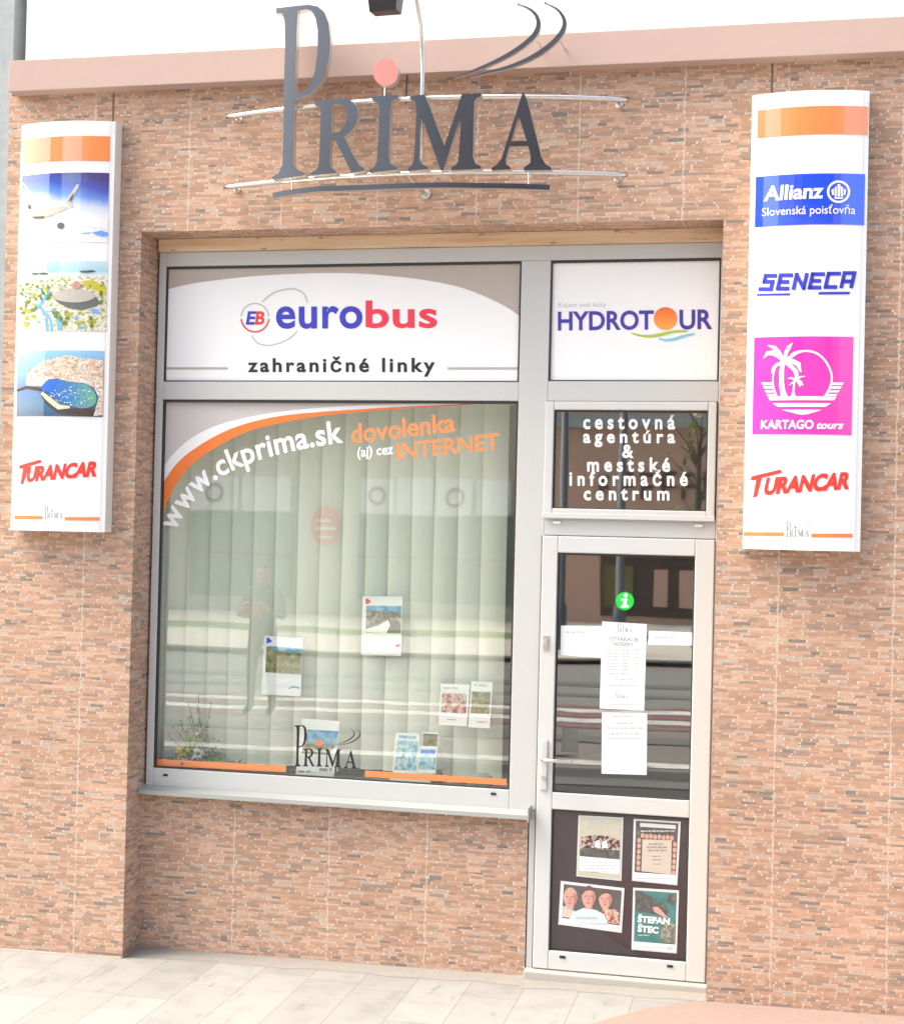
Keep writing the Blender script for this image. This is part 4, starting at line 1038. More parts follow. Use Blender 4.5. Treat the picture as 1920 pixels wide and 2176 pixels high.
# ================================================================== PAPERS
def noise_print(name, stops, scale, rough=.5):
    t = NT(name); p = t.pos()[0]
    t.bsdf(t.ramp(t.noise(p, scale, 5.0, rough=.65), stops), rough); return t.m
M['print_sea'] = noise_print('sea_print_small', [(.3, rgb(40, 130, 190, .8)), (.5, rgb(110, 180, 220, .85)), (.7, rgb(190, 214, 214, .85))], 26)
M['print_rock'] = noise_print('rock_print_small', [(.3, rgb(70, 74, 60, .7)), (.5, rgb(140, 140, 126, .8)), (.7, rgb(214, 212, 200, .85))], 40)
M['print_hill'] = noise_print('hill_print_small', [(.3, rgb(92, 92, 36, .7)), (.5, rgb(150, 148, 96, .8)), (.72, rgb(190, 196, 190, .85))], 34)
M['print_mix'] = noise_print('resort_print_small', [(.3, rgb(70, 110, 60, .7)), (.45, rgb(196, 80, 74, .8)), (.55, rgb(220, 214, 196, .85)), (.7, rgb(90, 110, 120, .75))], 55)
M['print_pool'] = noise_print('pool_print_small', [(.3, rgb(60, 120, 170, .8)), (.48, rgb(130, 200, 220, .85)), (.6, rgb(230, 238, 236, .85)), (.75, rgb(90, 130, 90, .75))], 45)
M['print_dark'] = noise_print('dark_print', [(.3, (.06, .06, .06, 1)), (.6, (.13, .125, .12, 1)), (.75, (.3, .29, .27, 1))], 40)
M['print_crowd'] = noise_print('crowd_print', [(.35, (.04, .035, .035, 1)), (.48, rgb(120, 60, 60, .7)), (.54, rgb(226, 214, 206, .85)), (.66, (.06, .05, .05, 1))], 60)
M['print_teal'] = noise_print('teal_print', [(.3, rgb(70, 140, 140, .6)), (.7, rgb(112, 166, 164, .62))], 18)
M['print_beige'] = plain('beige_print', rgb(224, 212, 196, .74), .5, var=.1, scale=12)
M['print_skin'] = plain('skin_print', rgb(228, 174, 162, .78), .5, var=.14, scale=30)
M['print_hair'] = plain('hair_print', rgb(128, 104, 98, .62), .5, var=.2, scale=40)
M['print_shade'] = plain('shade_print', rgb(200, 140, 128, .74), .5, var=.2, scale=40)
M['print_grey'] = plain('grey_print_ground', rgb(110, 110, 108, .7), .5, var=.25, scale=14)
M['print_pale'] = plain('pale_print_ground', rgb(214, 210, 192, .74), .5, var=.06, scale=20)
M['print_shirt'] = plain('shirt_print', rgb(214, 226, 242, .86), .5, var=.06, scale=20)
M['sleeve'] = plain('clear_sleeve', (.62, .64, .65, 1), .2, var=.04)

def paper(name, label, cat, conv, c4, y, m='paper', group=None, thick=.0012):
    """a sheet: thing at its bottom edge, with a thin solid page as its first part"""
    q = [conv(p) for p in c4]
    cx_ = sum(p[0] for p in q) / 4; z0 = min(p[1] for p in q)
    e = empty(name, label, cat, (cx_, y, z0), group)
    b = MB(); b.flat([q], const(y), 0, thick); pg = b.build('page', M[m], e)
    return e
def patch(parent, name, conv, c4, y, off, m):
    b = MB(); b.flat([[conv(p) for p in c4]], const(y), off); return b.build(name, M[m], parent)
def lines(parent, conv, rows, y, off, m='faint_text', name='printed_lines'):
    b = MB()
    for (x0, x1, yy, h) in rows:
        x = x0
        while x < x1 - 4:
            w = min(x1 - x, random.uniform(12, 46)); b.flat([[conv(p) for p in [(x, yy - h / 2), (x + w, yy - h / 2 + w * .04), (x + w, yy + h / 2 + w * .04), (x, yy + h / 2)]]], const(y), off); x += w + 7
    return b.build(name, M[m], parent)
# door papers, taped to the inside of the glass
DY = .2125
ZP = lambda p: at(*dz(p), DY)
e = paper('notice', 'tall white sheet of opening hours taped in the middle of the door glass', 'notice', ZP, [(550, 660), (878, 680), (858, 1316), (531, 1300)], DY, thick=.001)
b = MB(); o2 = MB(); logo(b, o2, 'PRIMA', const(DY), .0008, (lambda f: (lambda p: dz(f(p))))(fit(660, 775, 672, 742))); b.build('small_logo', M['grey_text'], e); o2.build('small_dot', M['orange_deep'], e)
b = MB(); text(b, 'OTVÁRACIE', ZP((600, 800)), ZP((815, 808)), ZP((600, 772)), const(DY), .0008, 'H', .01); text(b, 'HODINY', ZP((635, 838)), ZP((780, 842)), ZP((635, 812)), const(DY), .0008, 'H', .01); b.build('heading', M['grey_text'], e)
lines(e, ZP, [(585, 670, 870 + i * 24, 8) for i in range(7)] + [(700, 755, 872 + i * 24, 9) for i in range(7)] + [(785, 825, 874 + i * 24, 8) for i in range(7)] + [(600, 740, 1045, 10), (640, 790, 1085, 8), (590, 820, 1130, 8), (600, 790, 1270, 8)], DY, .0008)
b = MB(); o2 = MB(); logo(b, o2, 'PRIMA', const(DY), .0008, (lambda f: (lambda p: dz(f(p))))(fit(645, 745, 1175, 1228))); b.build('small_logo', M['grey_text'], e); o2.build('small_dot', M['orange_deep'], e)
e = paper('notice', 'plain white sheet taped on the door glass just below the opening hours', 'notice', ZP, [(549, 1330), (880, 1336), (876, 1790), (545, 1780)], DY, thick=.001)
lines(e, ZP, [(625, 780, 1358, 12), (650, 780, 1408, 12), (585, 850, 1445, 15), (600, 840, 1485, 14), (585, 850, 1522, 10)], DY, .0008)
e = paper('notice', 'white landscape sheet on the door glass left of the opening hours', 'notice', ZP, [(246, 690), (552, 694), (540, 928), (242, 908)], DY + .0012, thick=.001)
lines(e, ZP, [(280, 440, 738, 9)], DY + .0012, .0008)
e = paper('notice', 'narrow white strip of paper on the door glass right of the opening hours', 'notice', ZP, [(892, 728), (1216, 742), (1213, 838), (886, 832)], DY + .0012, thick=.001)
lines(e, ZP, [(935, 1080, 778, 9)], DY + .0012, .0008)
e = paper('sticker', 'small faded brown sticker low on the door glass beside the handle', 'sticker', ZP, [(258, 1440), (376, 1448), (372, 1628), (246, 1620)], DY, 'faint_brown' if 'faint_brown' in M else 'print_grey', thick=.001)
e = empty('sticker', 'round green information sticker with a white i on the door glass', 'sticker', (ZP((716, 575))[0], .211, ZP((716, 575))[1]))
ZI = lambda p: at(*dz(p), .2112)
b = MB(); b.flat([[ZI(p) for p in circle(716, 510, 67, 67)]], const(.2114), 0, .0004); b.build('disc', M['green_sticker'], e)
b = MB(); iy = const(.2108)
b.flat([[ZI(p) for p in circle(722, 468, 15, 15, 16)]], iy, 0); b.flat([[ZI(p) for p in [(690, 494), (734, 490), (730, 540), (746, 542), (746, 556), (688, 558), (688, 544), (702, 542), (706, 506), (690, 506)]]], iy, 0); b.build('letter', M['white_vinyl'], e)
# posters in clear sleeves on the lower panel
PY = .2035
ZQ = lambda p: at(*dp(p), PY)
def poster(label, c4):
    e = paper('poster', label, 'poster', ZQ, c4, PY, 'sleeve', 'posters on the door panel')
    return e
def inset(c4, l, t, r_, b_):
    def bl(u, v):
        x = (c4[0][0] * (1 - u) + c4[1][0] * u) * (1 - v) + (c4[3][0] * (1 - u) + c4[2][0] * u) * v
        y = (c4[0][1] * (1 - u) + c4[1][1] * u) * (1 - v) + (c4[3][1] * (1 - u) + c4[2][1] * u) * v
        return (x, y)
    return bl, [bl(l, t), bl(r_, t), bl(r_, b_), bl(l, b_)]
c4 = [(445, 215), (835, 235), (818, 787), (426, 746)]
e = poster('pale poster with a choir group photo, top left on the door panel', c4)
bl, q = inset(c4, .03, .02, .97, .98); patch(e, 'sheet', ZQ, q, PY, .0006, 'print_pale')
patch(e, 'white_footer', ZQ, [bl(.06, .67), bl(.95, .67), bl(.95, .90), bl(.06, .90)], PY, .0012, 'paper')
patch(e, 'group_photo', ZQ, [bl(.06, .36), bl(.25, .32), bl(.45, .30), bl(.70, .31), bl(.94, .36), bl(.94, .66), bl(.06, .66)], PY, .0012, 'print_crowd')
patch(e, 'dark_band', ZQ, [bl(.06, .54), bl(.3, .51), bl(.6, .53), bl(.94, .52), bl(.94, .66), bl(.06, .66)], PY, .0017, 'print_dark')
for u in (.40, .56):
    patch(e, 'white_figure', ZQ, [bl(u, .40), bl(u + .08, .38), bl(u + .12, .50), bl(u - .02, .50)], PY, .0022, 'paper')
b = MB(); b.flat([[ZQ(p) for p in circle(516, 290, 26, 30, 16)]], const(PY), .0012); b.build('badge', M['print_beige'], e)
lines(e, ZQ, [(490, 790, 622, 10), (490, 780, 650, 10), (500, 770, 678, 10), (510, 740, 704, 8), (570, 760, 268, 16)], PY, .0018)
c4 = [(925, 245), (1335, 270), (1305, 826), (910, 786)]
e = poster('dark poster with a beige sheet ringed by small faces, top right on the door panel', c4)
bl, q = inset(c4, .05, .03, .95, .86); patch(e, 'dark_ground', ZQ, q, PY, .0006, 'print_dark')
patch(e, 'white_footer', ZQ, [bl(.02, .86), bl(.98, .84), bl(.98, .98), bl(.02, .98)], PY, .0010, 'paper')
faces = [(.20 + .09 * i, .26 + .008 * (i % 2)) for i in range(8)] + [(.13, .34 + .09 * i) for i in range(6)] + [(.90, .36 + .09 * i) for i in range(6)]
for u, v in faces:
    x, y = bl(u, v); b = MB(); b.flat([[ZQ(p) for p in circle(x, y, 17, 22, 12)]], const(PY), .0012); b.build('face_print', M['print_skin'], e)
patch(e, 'beige_sheet', ZQ, [bl(.20, .32), bl(.83, .30), bl(.85, .84), bl(.20, .83)], PY, .0017, 'print_beige')
patch(e, 'title_band', ZQ, [bl(.14, .06), bl(.90, .06), bl(.90, .12), bl(.14, .12)], PY, .0012, 'sleeve')
lines(e, ZQ, [(1055, 1180, 465, 14), (1040, 1215, 492, 14), (1050, 1210, 520, 14), (1085, 1165, 570, 8), (1085, 1165, 600, 8), (1090, 1160, 640, 8)], PY, .0022, 'grey_text')
lines(e, ZQ, [(985, 1290, 352, 12), (940, 1280, 762, 8)], PY, .0022, 'faint_text')
c4 = [(290, 786), (845, 850), (821, 1240), (268, 1166)]
e = poster('landscape poster with three head portraits, bottom left on the door panel', c4)
bl, q = inset(c4, .03, .04, .97, .97); patch(e, 'sheet', ZQ, q, PY, .0006, 'paper')
patch(e, 'dark_ground', ZQ, [bl(.05, .06), bl(.96, .06), bl(.96, .84), bl(.05, .84)], PY, .0011, 'print_grey')
def portrait(parent, cx_, cy_, w, h, hair, shoulders, m_sh):
    patch(parent, 'shoulders', ZQ, shoulders, PY, .0016 + .0002 * (m_sh == 'print_shirt'), m_sh)
    b = MB(); b.flat([[ZQ(p) for p in [(cx_ - w * .42, cy_ + h * .45), (cx_ + w * .42, cy_ + h * .45), (cx_ + w * .48, cy_ + h * 1.0), (cx_ - w * .48, cy_ + h * 1.0)]]], const(PY), .0022)
    b.flat([[ZQ(p) for p in [(cx_ + w * math.cos(t) * (1 - .18 * max(0, math.sin(t))), cy_ + h * math.sin(t)) for t in [k * math.pi / 12 for k in range(24)]]]], const(PY), .0024)
    b.build('face_print', M['print_skin'], parent)
    if hair:
        b = MB(); b.flat([[ZQ(p) for p in [(cx_ + w * 1.04 * math.cos(R(t)), cy_ + h * 1.05 * math.sin(R(t))) for t in range(190, 351, 16)] + [(cx_ + w * .75, cy_ - h * .50), (cx_ + w * .2, cy_ - h * .66), (cx_ - w * .5, cy_ - h * .56)]]], const(PY), .0028)
        b.build('hair_print', M['print_hair'], parent)
    b = MB()                                             # shaded side of the face, eye line, nose and mouth as printed
    b.flat([[ZQ(p) for p in [(cx_ + w * .45, cy_ - h * .5), (cx_ + w * .92, cy_ - h * .35), (cx_ + w * .85, cy_ + h * .45), (cx_ + w * .35, cy_ + h * .92), (cx_ + w * .5, cy_ + h * .3)]]], const(PY), .0028)
    for s_ in (-1, 1): b.flat([[ZQ(p) for p in circle(cx_ - w * .08 + s_ * w * .36, cy_ - h * .12, w * .24, h * .075, 10)]], const(PY), .0030)
    b.flat([[ZQ(p) for p in [(cx_ - w * .12, cy_ + h * .02), (cx_ + w * .04, cy_ + h * .02), (cx_ + w * .10, cy_ + h * .24), (cx_ - w * .2, cy_ + h * .25)]]], const(PY), .0030)
    b.flat([[ZQ(p) for p in circle(cx_ - w * .06, cy_ + h * .48, w * .32, h * .07, 10)]], const(PY), .0030)
    b.build('face_shade_print', M['print_shade'], parent)
portrait(e, 375, 935, 62, 92, False, [(300, 1010), (345, 1000), (430, 1060), (400, 1110), (300, 1100)], 'print_beige')
portrait(e, 680, 950, 58, 88, True, [(600, 1090), (660, 1040), (780, 1030), (800, 1080), (800, 1160), (640, 1150)], 'print_mix')
portrait(e, 535, 930, 62, 98, True, [(365, 1110), (400, 1060), (490, 1020), (600, 1040), (670, 1080), (705, 1170), (370, 1130)], 'print_shirt')
lines(e, ZQ, [(420, 610, 1105, 14), (420, 690, 1160, 8)], PY, .0030, 'faint_text')
c4 = [(920, 845), (1320, 870), (1300, 1420), (905, 1386)]
e = poster('teal concert poster with a pointing hand and white title, bottom right on the door panel', c4)
bl, q = inset(c4, .05, .04, .95, .86); patch(e, 'teal_ground', ZQ, q, PY, .0006, 'print_teal')
patch(e, 'white_footer', ZQ, [bl(.02, .87), bl(.98, .86), bl(.98, .98), bl(.02, .98)], PY, .0010, 'paper')
patch(e, 'sleeve_print', ZQ, [(935, 875), (1000, 885), (1080, 925), (1190, 990), (1230, 1050), (1200, 1090), (1100, 1075), (945, 1045)], PY, .0012, 'print_dark')
patch(e, 'hand_print', ZQ, [(1090, 1015), (1130, 1010), (1165, 1040), (1200, 1080), (1225, 1110), (1195, 1105), (1150, 1080), (1105, 1055)], PY, .0018, 'print_skin')
patch(e, 'figure_print', ZQ, [(1170, 1150), (1240, 1120), (1290, 1180), (1285, 1330), (1160, 1320)], PY, .0014, 'print_rock')
b = MB(); b.flat([[ZQ(p) for p in circle(1253, 945, 44, 44, 20)]], const(PY), .0014); b.build('badge', M['print_dark'], e)
b = MB(); text(b, 'ŠTEFAN', ZQ((958, 1142)), ZQ((1238, 1165)), ZQ((962, 1088)), const(PY), .0022, 'H', .05); text(b, 'ŠTEC', ZQ((958, 1226)), ZQ((1140, 1242)), ZQ((962, 1172)), const(PY), .0022, 'H', .05); b.build('white_title', M['white_vinyl'], e)
lines(e, ZQ, [(965, 1060, 1258, 10), (945, 1270, 1362, 8), (1225, 1262, 1378, 22)], PY, .0022, 'faint_text')

# sheets hung on the blind, brochures standing on the inner sill
HY = .355
ZHg = lambda p: at(*zg(p), HY)
def sheet_hung(label, c4, header, pic, footer):
    e = paper('brochure', label, 'brochure', ZHg, c4, HY, 'paper')
    return e
c4 = [(1025, 60), (1213, 62), (1206, 342), (1018, 338)]
e = sheet_hung('white brochure with a white beach photo, highest of the sheets behind the big window', c4, 0, 0, 0)
bl, q = inset(c4, .10, .17, .98, .62); patch(e, 'beach_photo', ZHg, q, HY, .0008, 'print_rock')
patch(e, 'blue_sky', ZHg, [bl(.10, .16), bl(.98, .16), bl(.98, .26), bl(.10, .24)], HY, .0012, 'print_sea')
patch(e, 'white_beach', ZHg, [bl(.10, .56), bl(.4, .50), bl(.66, .40), bl(.72, .50), bl(.62, .62), bl(.10, .61)], HY, .0012, 'paper')
patch(e, 'dark_rock', ZHg, [bl(.62, .62), bl(.75, .44), bl(.90, .40), bl(.98, .5), bl(.98, .62)], HY, .0016, 'print_dark')
patch(e, 'red_mark', ZHg, [bl(.08, .04), bl(.14, .04), bl(.22, .09), bl(.14, .13), bl(.08, .13)], HY, .0008, 'red_text'); patch(e, 'red_mark', ZHg, [bl(.86, .81), bl(.97, .80), bl(.97, .84), bl(.86, .86)], HY, .0008, 'red_pink')
c4 = [(560, 246), (742, 262), (732, 534), (545, 524)]
e = sheet_hung('white brochure with an olive hillside photo hung behind the big window', c4, 0, 0, 0)
bl, q = inset(c4, .08, .18, .99, .62); patch(e, 'hill_photo', ZHg, q, HY, .0008, 'print_hill'); patch(e, 'blue_sky', ZHg, [bl(.14, .17), bl(.99, .17), bl(.99, .25), bl(.4, .25), bl(.2, .20)], HY, .0012, 'print_sea')
patch(e, 'blue_mark', ZHg, [bl(.07, .03), bl(.12, .03), bl(.22, .09), bl(.12, .12), bl(.07, .14)], HY, .0008, 'blue_allz')
b = MB(); b.flat([[ZHg(p) for p in ribbon(smooth_line([bl(.70, .88), bl(.80, .84), bl(.97, .86)], 4), 7)]], const(HY), .0008); b.build('blue_mark', M['print_sea'], e)
for lab, c4, m in (('small white leaflet with a red photo at lower right behind the big window', [(1395, 474), (1530, 480), (1518, 676), (1384, 668)], 'print_mix'),
                   ('small white leaflet with a grey photo hung rightmost behind the big window', [(1540, 462), (1640, 466), (1626, 686), (1524, 680)], 'print_hill')):
    e = sheet_hung(lab, c4, 0, 0, 0); bl, q = inset(c4, .06, .22, .94, .70); patch(e, 'photo', ZHg, q, HY, .0008, m)
    lines(e, ZHg, [(c4[0][0] + 12, c4[0][0] + 80, c4[0][1] + 20, 7), (c4[3][0] + 40, c4[3][0] + 92, c4[3][1] - 26, 7)], HY, .0008)
BY = .30
ZB2 = lambda p: at(*zg(p), BY)
def board(label, c4):
    e = paper('brochure', label, 'brochure', ZB2, c4, BY, 'paper', None, .003); return e
c4 = [(738, 640), (918, 652), (888, 918), (708, 908)]
e = board('white brochure with a blue sky photo standing behind the dark logo on the window', c4)
bl, q = inset(c4, .18, .18, .98, .42); patch(e, 'sky_photo', ZB2, q, BY, .0008, 'print_sea'); patch(e, 'sand_photo', ZB2, [bl(.1, .42), bl(.98, .42), bl(.8, .60), bl(.1, .60)], BY, .0009, 'print_hill')
lines(e, ZB2, [(720, 780, 888, 8), (820, 880, 880, 14)], BY, .0008, 'grey_text')
c4 = [(1182, 705), (1295, 712), (1282, 905), (1165, 900)]
e = board('pale blue pool brochure standing on the inner sill at the lower right', c4); bl, q = inset(c4, .08, .18, .95, .9); patch(e, 'pool_photo', ZB2, q, BY, .0008, 'print_pool'); patch(e, 'blue_header', ZB2, [bl(.14, .06), bl(.85, .06), bl(.85, .13), bl(.14, .13)], BY, .0008, 'print_sea')
BY = .29
c4 = [(1296, 768), (1378, 772), (1370, 900), (1284, 896)]
e = board('small bright blue resort leaflet standing beside the pool brochure', c4); bl, q = inset(c4, .05, .10, .95, .85); patch(e, 'resort_photo', ZB2, q, BY, .0008, 'print_pool'); patch(e, 'blue_header', ZB2, [bl(.1, .15), bl(.9, .15), bl(.9, .28), bl(.1, .28)], BY, .0012, 'blue_allz')
BY = .33
c4 = [(1310, 702), (1384, 706), (1380, 790), (1304, 786)]
e = board('half hidden grey green leaflet behind the resort leaflet', c4); bl, q = inset(c4, .06, .08, .94, .9); patch(e, 'photo', ZB2, q, BY, .0008, 'print_hill')
BY = .30
c4 = [(1155, 918), (1344, 930), (1344, 950), (1150, 940)]
e = board('white paper lying flat along the inner sill under the pool brochure', c4)
# a dark round bowl and a brown jar on the sill
x, z = at(*zg((1450, 905)), .34)
def lathe(prof, cx_, cy_, n=20):
    b = MB(); V = [(cx_ + r_ * math.cos(2 * math.pi * k / n), cy_ + r_ * math.sin(2 * math.pi * k / n), zz) for r_, zz in prof for k in range(n)]
    F = [(i * n + k, i * n + (k + 1) % n, (i + 1) * n + (k + 1) % n, (i + 1) * n + k) for i in range(len(prof) - 1) for k in range(n)]
    b.add(V, F + [tuple(range(n - 1, -1, -1))]); return b
M['bowl'] = plain('glazed_grey_pottery', (.16, .17, .16, 1), .25, var=.3, scale=30)
M['jar'] = plain('brown_pottery', (.12, .08, .05, 1), .4, var=.3, scale=40)
M['shell'] = plain('green_grey_glaze', (.22, .25, .21, 1), .25, var=.4, scale=30)
xa, za_ = at(*zg((1460, 910)), .36); tag(lathe([(.02, .846), (.045, .85), (.058, .868), (.06, .885), (.055, .885), (.04, .862), (.0, .858)], xa, .36).build('bowl', M['bowl'], smooth=True), 'low grey bowl on the inner sill at the right end of the window', 'bowl')
xa, _ = at(*zg((1580, 905)), .38); tag(lathe([(.03, .846), (.062, .856), (.072, .884), (.060, .908), (.035, .922), (.0, .926)], xa, .38).build('vase', M['shell'], smooth=True), 'squat green grey vase on the inner sill at the right end of the window', 'vase')
xa, _ = at(*zg((1380, 890)), .37); tag(lathe([(.022, .846), (.030, .86), (.030, .90), (.020, .915), (.022, .925), (.0, .925)], xa, .37).build('jar', M['jar'], smooth=True), 'small brown jar beside the resort leaflet on the inner sill', 'jar')

# flower arrangement on the inner sill, left
pot_x, _ = at(*zg((255, 840)), .33)
fa = empty('flower_arrangement', 'dried twigs with yellow and green flowers on the inner sill at the left', 'plant', (pot_x, .33, .846))
lathe([(.05, .846), (.075, .856), (.082, .90), (.076, .902), (.06, .88), (.0, .876)], pot_x, .33).build('bowl', M['bowl'], fa, smooth=True)
M['twig'] = plain('dry_twig', (.05, .04, .03, 1), .8, var=.3, scale=40)
M['leaf_green'] = plain('leaf_green', (.22, .44, .03, 1), .5, var=.35, scale=50)
M['leaf_grey'] = plain('leaf_grey_green', (.16, .18, .12, 1), .6, var=.35, scale=50)
M['petal_yellow'] = plain('petal_yellow', (.80, .66, .05, 1), .5, var=.2, scale=50)
M['petal_white'] = plain('petal_white', (.75, .76, .66, 1), .5, var=.1, scale=50)
b = MB(); lv = MB(); lg = MB(); py2 = MB(); pw = MB()
def leaf(mb, p, d, s_):
    d = Vector(d).normalized(); u = d.cross(Vector((random.uniform(-1, 1), random.uniform(-1, 1), random.uniform(-1, 1)))).normalized(); p = Vector(p)
    mb.add([p, p + d * s_ * .5 + u * s_ * .28, p + d * s_, p + d * s_ * .5 - u * s_ * .28], [(0, 1, 2, 3)])
for i in range(20):
    tx_ = random.gauss(0, .055); hgt = random.uniform(.10, .46) * max(.35, 1 - abs(tx_) * 5)
    pts_ = [(pot_x, .33, .88)]
    for j in range(1, 6):
        t = j / 5; pts_.append((pot_x + tx_ * 1.6 * t + random.uniform(-.012, .012), .33 + random.uniform(-.02, .02), .88 + hgt * t))
    b.tube(pts_, [.0032, .0030, .0026, .0022, .0018, .0014], 5)
    for p in pts_[2:]:
        for _ in range(3): leaf(random.choice((lg, lg, lv)), p, (random.uniform(-1, 1), random.uniform(-1, .4), random.uniform(-.3, 1)), random.uniform(.010, .022))
for i in range(850):
    a = random.uniform(0, math.pi * 2); r_ = abs(random.gauss(0, .08)); zz = .885 + abs(random.gauss(0, .085)) * max(.2, 1 - r_ * 5)
    leaf(random.choice((lv, lg, lg, pw)), (pot_x + r_ * 1.15 * math.cos(a), .325 + r_ * .45 * math.sin(a), zz), (random.uniform(-1, 1), random.uniform(-1, .2), random.uniform(-.2, 1)), random.uniform(.018, .036))
for cx_, cz_, mb, n in ((-.075, .965, py2, 50), (-.085, .89, py2, 36), (-.05, .90, pw, 60), (-.045, 1.01, lv, 60), (.09, .905, lv, 60), (.01, .95, pw, 50), (.04, .90, lg, 60), (-.01, .89, lg, 50), (.13, .89, lv, 40)):
    for _ in range(n):
        d = Vector((random.gauss(0, 1), random.gauss(0, 1), random.gauss(0, 1))).normalized()
        leaf(mb, Vector((pot_x + cx_, .285, cz_)) + d * .010, d, random.uniform(.022, .036))
b.build('twigs', M['twig'], fa); lv.build('green_leaves', M['leaf_green'], fa); lg.build('grey_leaves', M['leaf_grey'], fa); py2.build('yellow_flowers', M['petal_yellow'], fa); pw.build('white_flowers', M['petal_white'], fa)

# ================================================================== ACROSS THE STREET (seen reflected in the glass)
M['cream_wall'] = plain('cream_wall', (.60, .57, .46, 1), .85, var=.05, scale=1.0)
M['pink_wall'] = plain('pink_brown_wall', (.60, .38, .29, 1), .85, var=.06, scale=1.0)
M['dark_window'] = plain('dark_shop_glass', (.05, .06, .055, 1), .08)
M['green_window'] = plain('pale_shop_blind', (.20, .26, .22, 1), .4, var=.1, scale=1.0)
M['portal'] = plain('dark_portal', (.075, .05, .042, 1), .6, var=.3, scale=1.5)
M['slate'] = plain('slate_post', (.10, .115, .13, 1), .5)
FY = -30.0
cb = empty('cream_building', 'cream shop building with white name boards on the far side of the street', 'building', (-13, FY - 5, 0))
b = MB(); b.box(-20, -4.35, FY - 10, FY, -.2, 8.0); b.build('wall', M['cream_wall'], cb)
b = MB(); b.box(-9, -4.35, FY - 10, FY - .6, 8.4, 15.0); b.build('upper_storeys', M['cream_wall'], cb)
b = MB(); b.box(-20.1, -4.36, FY - 10.2, FY + .25, 8.0, 8.4); b.build('cornice', M['pink_wall'], cb)
gb = empty('grey_building', 'tall grey apartment building beyond the gap left of the cream building', 'building', (-23.5, FY - 5, 0))
b = MB(); b.box(-26, -21.4, FY - 10, FY, -.2, 16.0); b.build('wall', M['grey_render'], gb)
for i in range(2):
    for k in range(4):
        b = MB(); b.box(-25.3 + i * 2.0, -24.1 + i * 2.0, FY - .05, FY + .05, 2.2 + k * 3.2, 3.9 + k * 3.2); b.build('window', M['dark_window'], gb)
for x0, x1 in ((-13.9, -11.0), (-9.2, -5.1)):
    b = MB(); b.box(x0, x1, FY - .05, FY + .04, .25, 2.48); wnd = b.build('shop_window', M['green_window'], cb)
    b = MB(); b.box(x0, x1, FY + .04, FY + .07, 1.35, 1.42); b.build('glazing_bar', M['maroon'], wnd)
    b = MB(); n = int((x1 - x0) / .98)
    for i in range(n):
        a = x0 + .05 + i * (x1 - x0) / n; b.box(a, a + (x1 - x0) / n - .12, FY - .02, FY + .06, 2.52, 3.45)
    b.build('name_boards', M['board_white'], cb)
    for i in range(n):
        if i % 2 == 0:
            a = x0 + .05 + (i + .45) * (x1 - x0) / n; b = MB(); b.flat([circle(a, 2.98, .26), circle(a, 2.98, .17)], const(FY + .0), 0)
            b.v = [(v[0], FY + .075, v[2]) for v in b.v]; b.f = [tuple(reversed(f)) for f in b.f]; b.build('round_emblem', M['maroon'], cb)
b = MB(); b.flat([circle(-10.1, 2.17, .42, .52)], const(0)); b.v = [(v[0], FY + .05, v[2]) for v in b.v]; b.f = [tuple(reversed(f)) for f in b.f]; ov = b.build('oval_sign', M['red_text'], cb)
b = MB(); b.box(-10.35, -9.95, FY + .055, FY + .06, 2.28, 2.34); b.box(-10.4, -9.8, FY + .055, FY + .06, 2.08, 2.16); b.box(-10.3, -9.9, FY + .055, FY + .06, 1.86, 1.92); b.build('white_bars', M['board_white'], ov)
pk = empty('pink_building', 'pink brown building with a dark glazed portal on the far side of the street', 'building', (0, FY - 5, 0))
b = MB(); b.box(-4.35, 14, FY - 10, FY + .3, -.2, 14.5); b.build('wall', M['pink_wall'], pk)
b = MB(); b.box(-4.4, 14.1, FY - 10, FY + .5, 4.8, 5.1); b.box(-4.4, 14.1, FY - 10.2, FY + .6, 14.5, 14.9); b.build('cornice', M['grey_render'], pk)
b = MB(); b.box(-2.8, 2.6, FY + .2, FY + .34, .1, 2.05); b.build('portal', M['portal'], pk)
b = MB(); b.box(-2.7, -2.0, FY + .34, FY + .37, .3, 1.35); b.build('yellow_board', plain('olive_board', (.17, .15, .05, 1), .6, var=.5, scale=2.0), pk)
b = MB(); b.box(-2.8, 2.6, FY + .34, FY + .40, 1.62, 1.80); b.build('portal_beam', M['jar'], pk)
for i in range(6):
    b = MB(); b.box(-1.45 + i * .62, -1.10 + i * .62, FY + .34, FY + .37, .35, 1.3); b.build('door_pane', M['pink_wall'], pk)
for x, z in [(5.5, 2.0), (9.0, 2.0)] + [(-3.4 + 3.2 * i, 6.4 + 3.4 * k) for i in range(5) for k in range(2)]:
    b = MB(); b.box(x, x + 1.6, FY + .25, FY + .33, z, z + 2.1); b.build('window', M['dark_window'], pk)
b = MB()
for i, (w, h) in enumerate(((.25, .6), (.35, .7), (.3, .7), (.35, .75), (.3, .7), (.4, .75), (.4, .75))):
    x = -2.9 + i * .52
    b.box(x, x + .09, FY + .3, FY + .36, 3.0, 3.0 + h); b.box(x + .09, x + w, FY + .3, FY + .36, 3.0 + h - .1, 3.0 + h); b.box(x + .09, x + w, FY + .3, FY + .36, 3.0 + h * .4, 3.0 + h * .4 + .09)
b.build('raised_letters', M['portal'], pk)
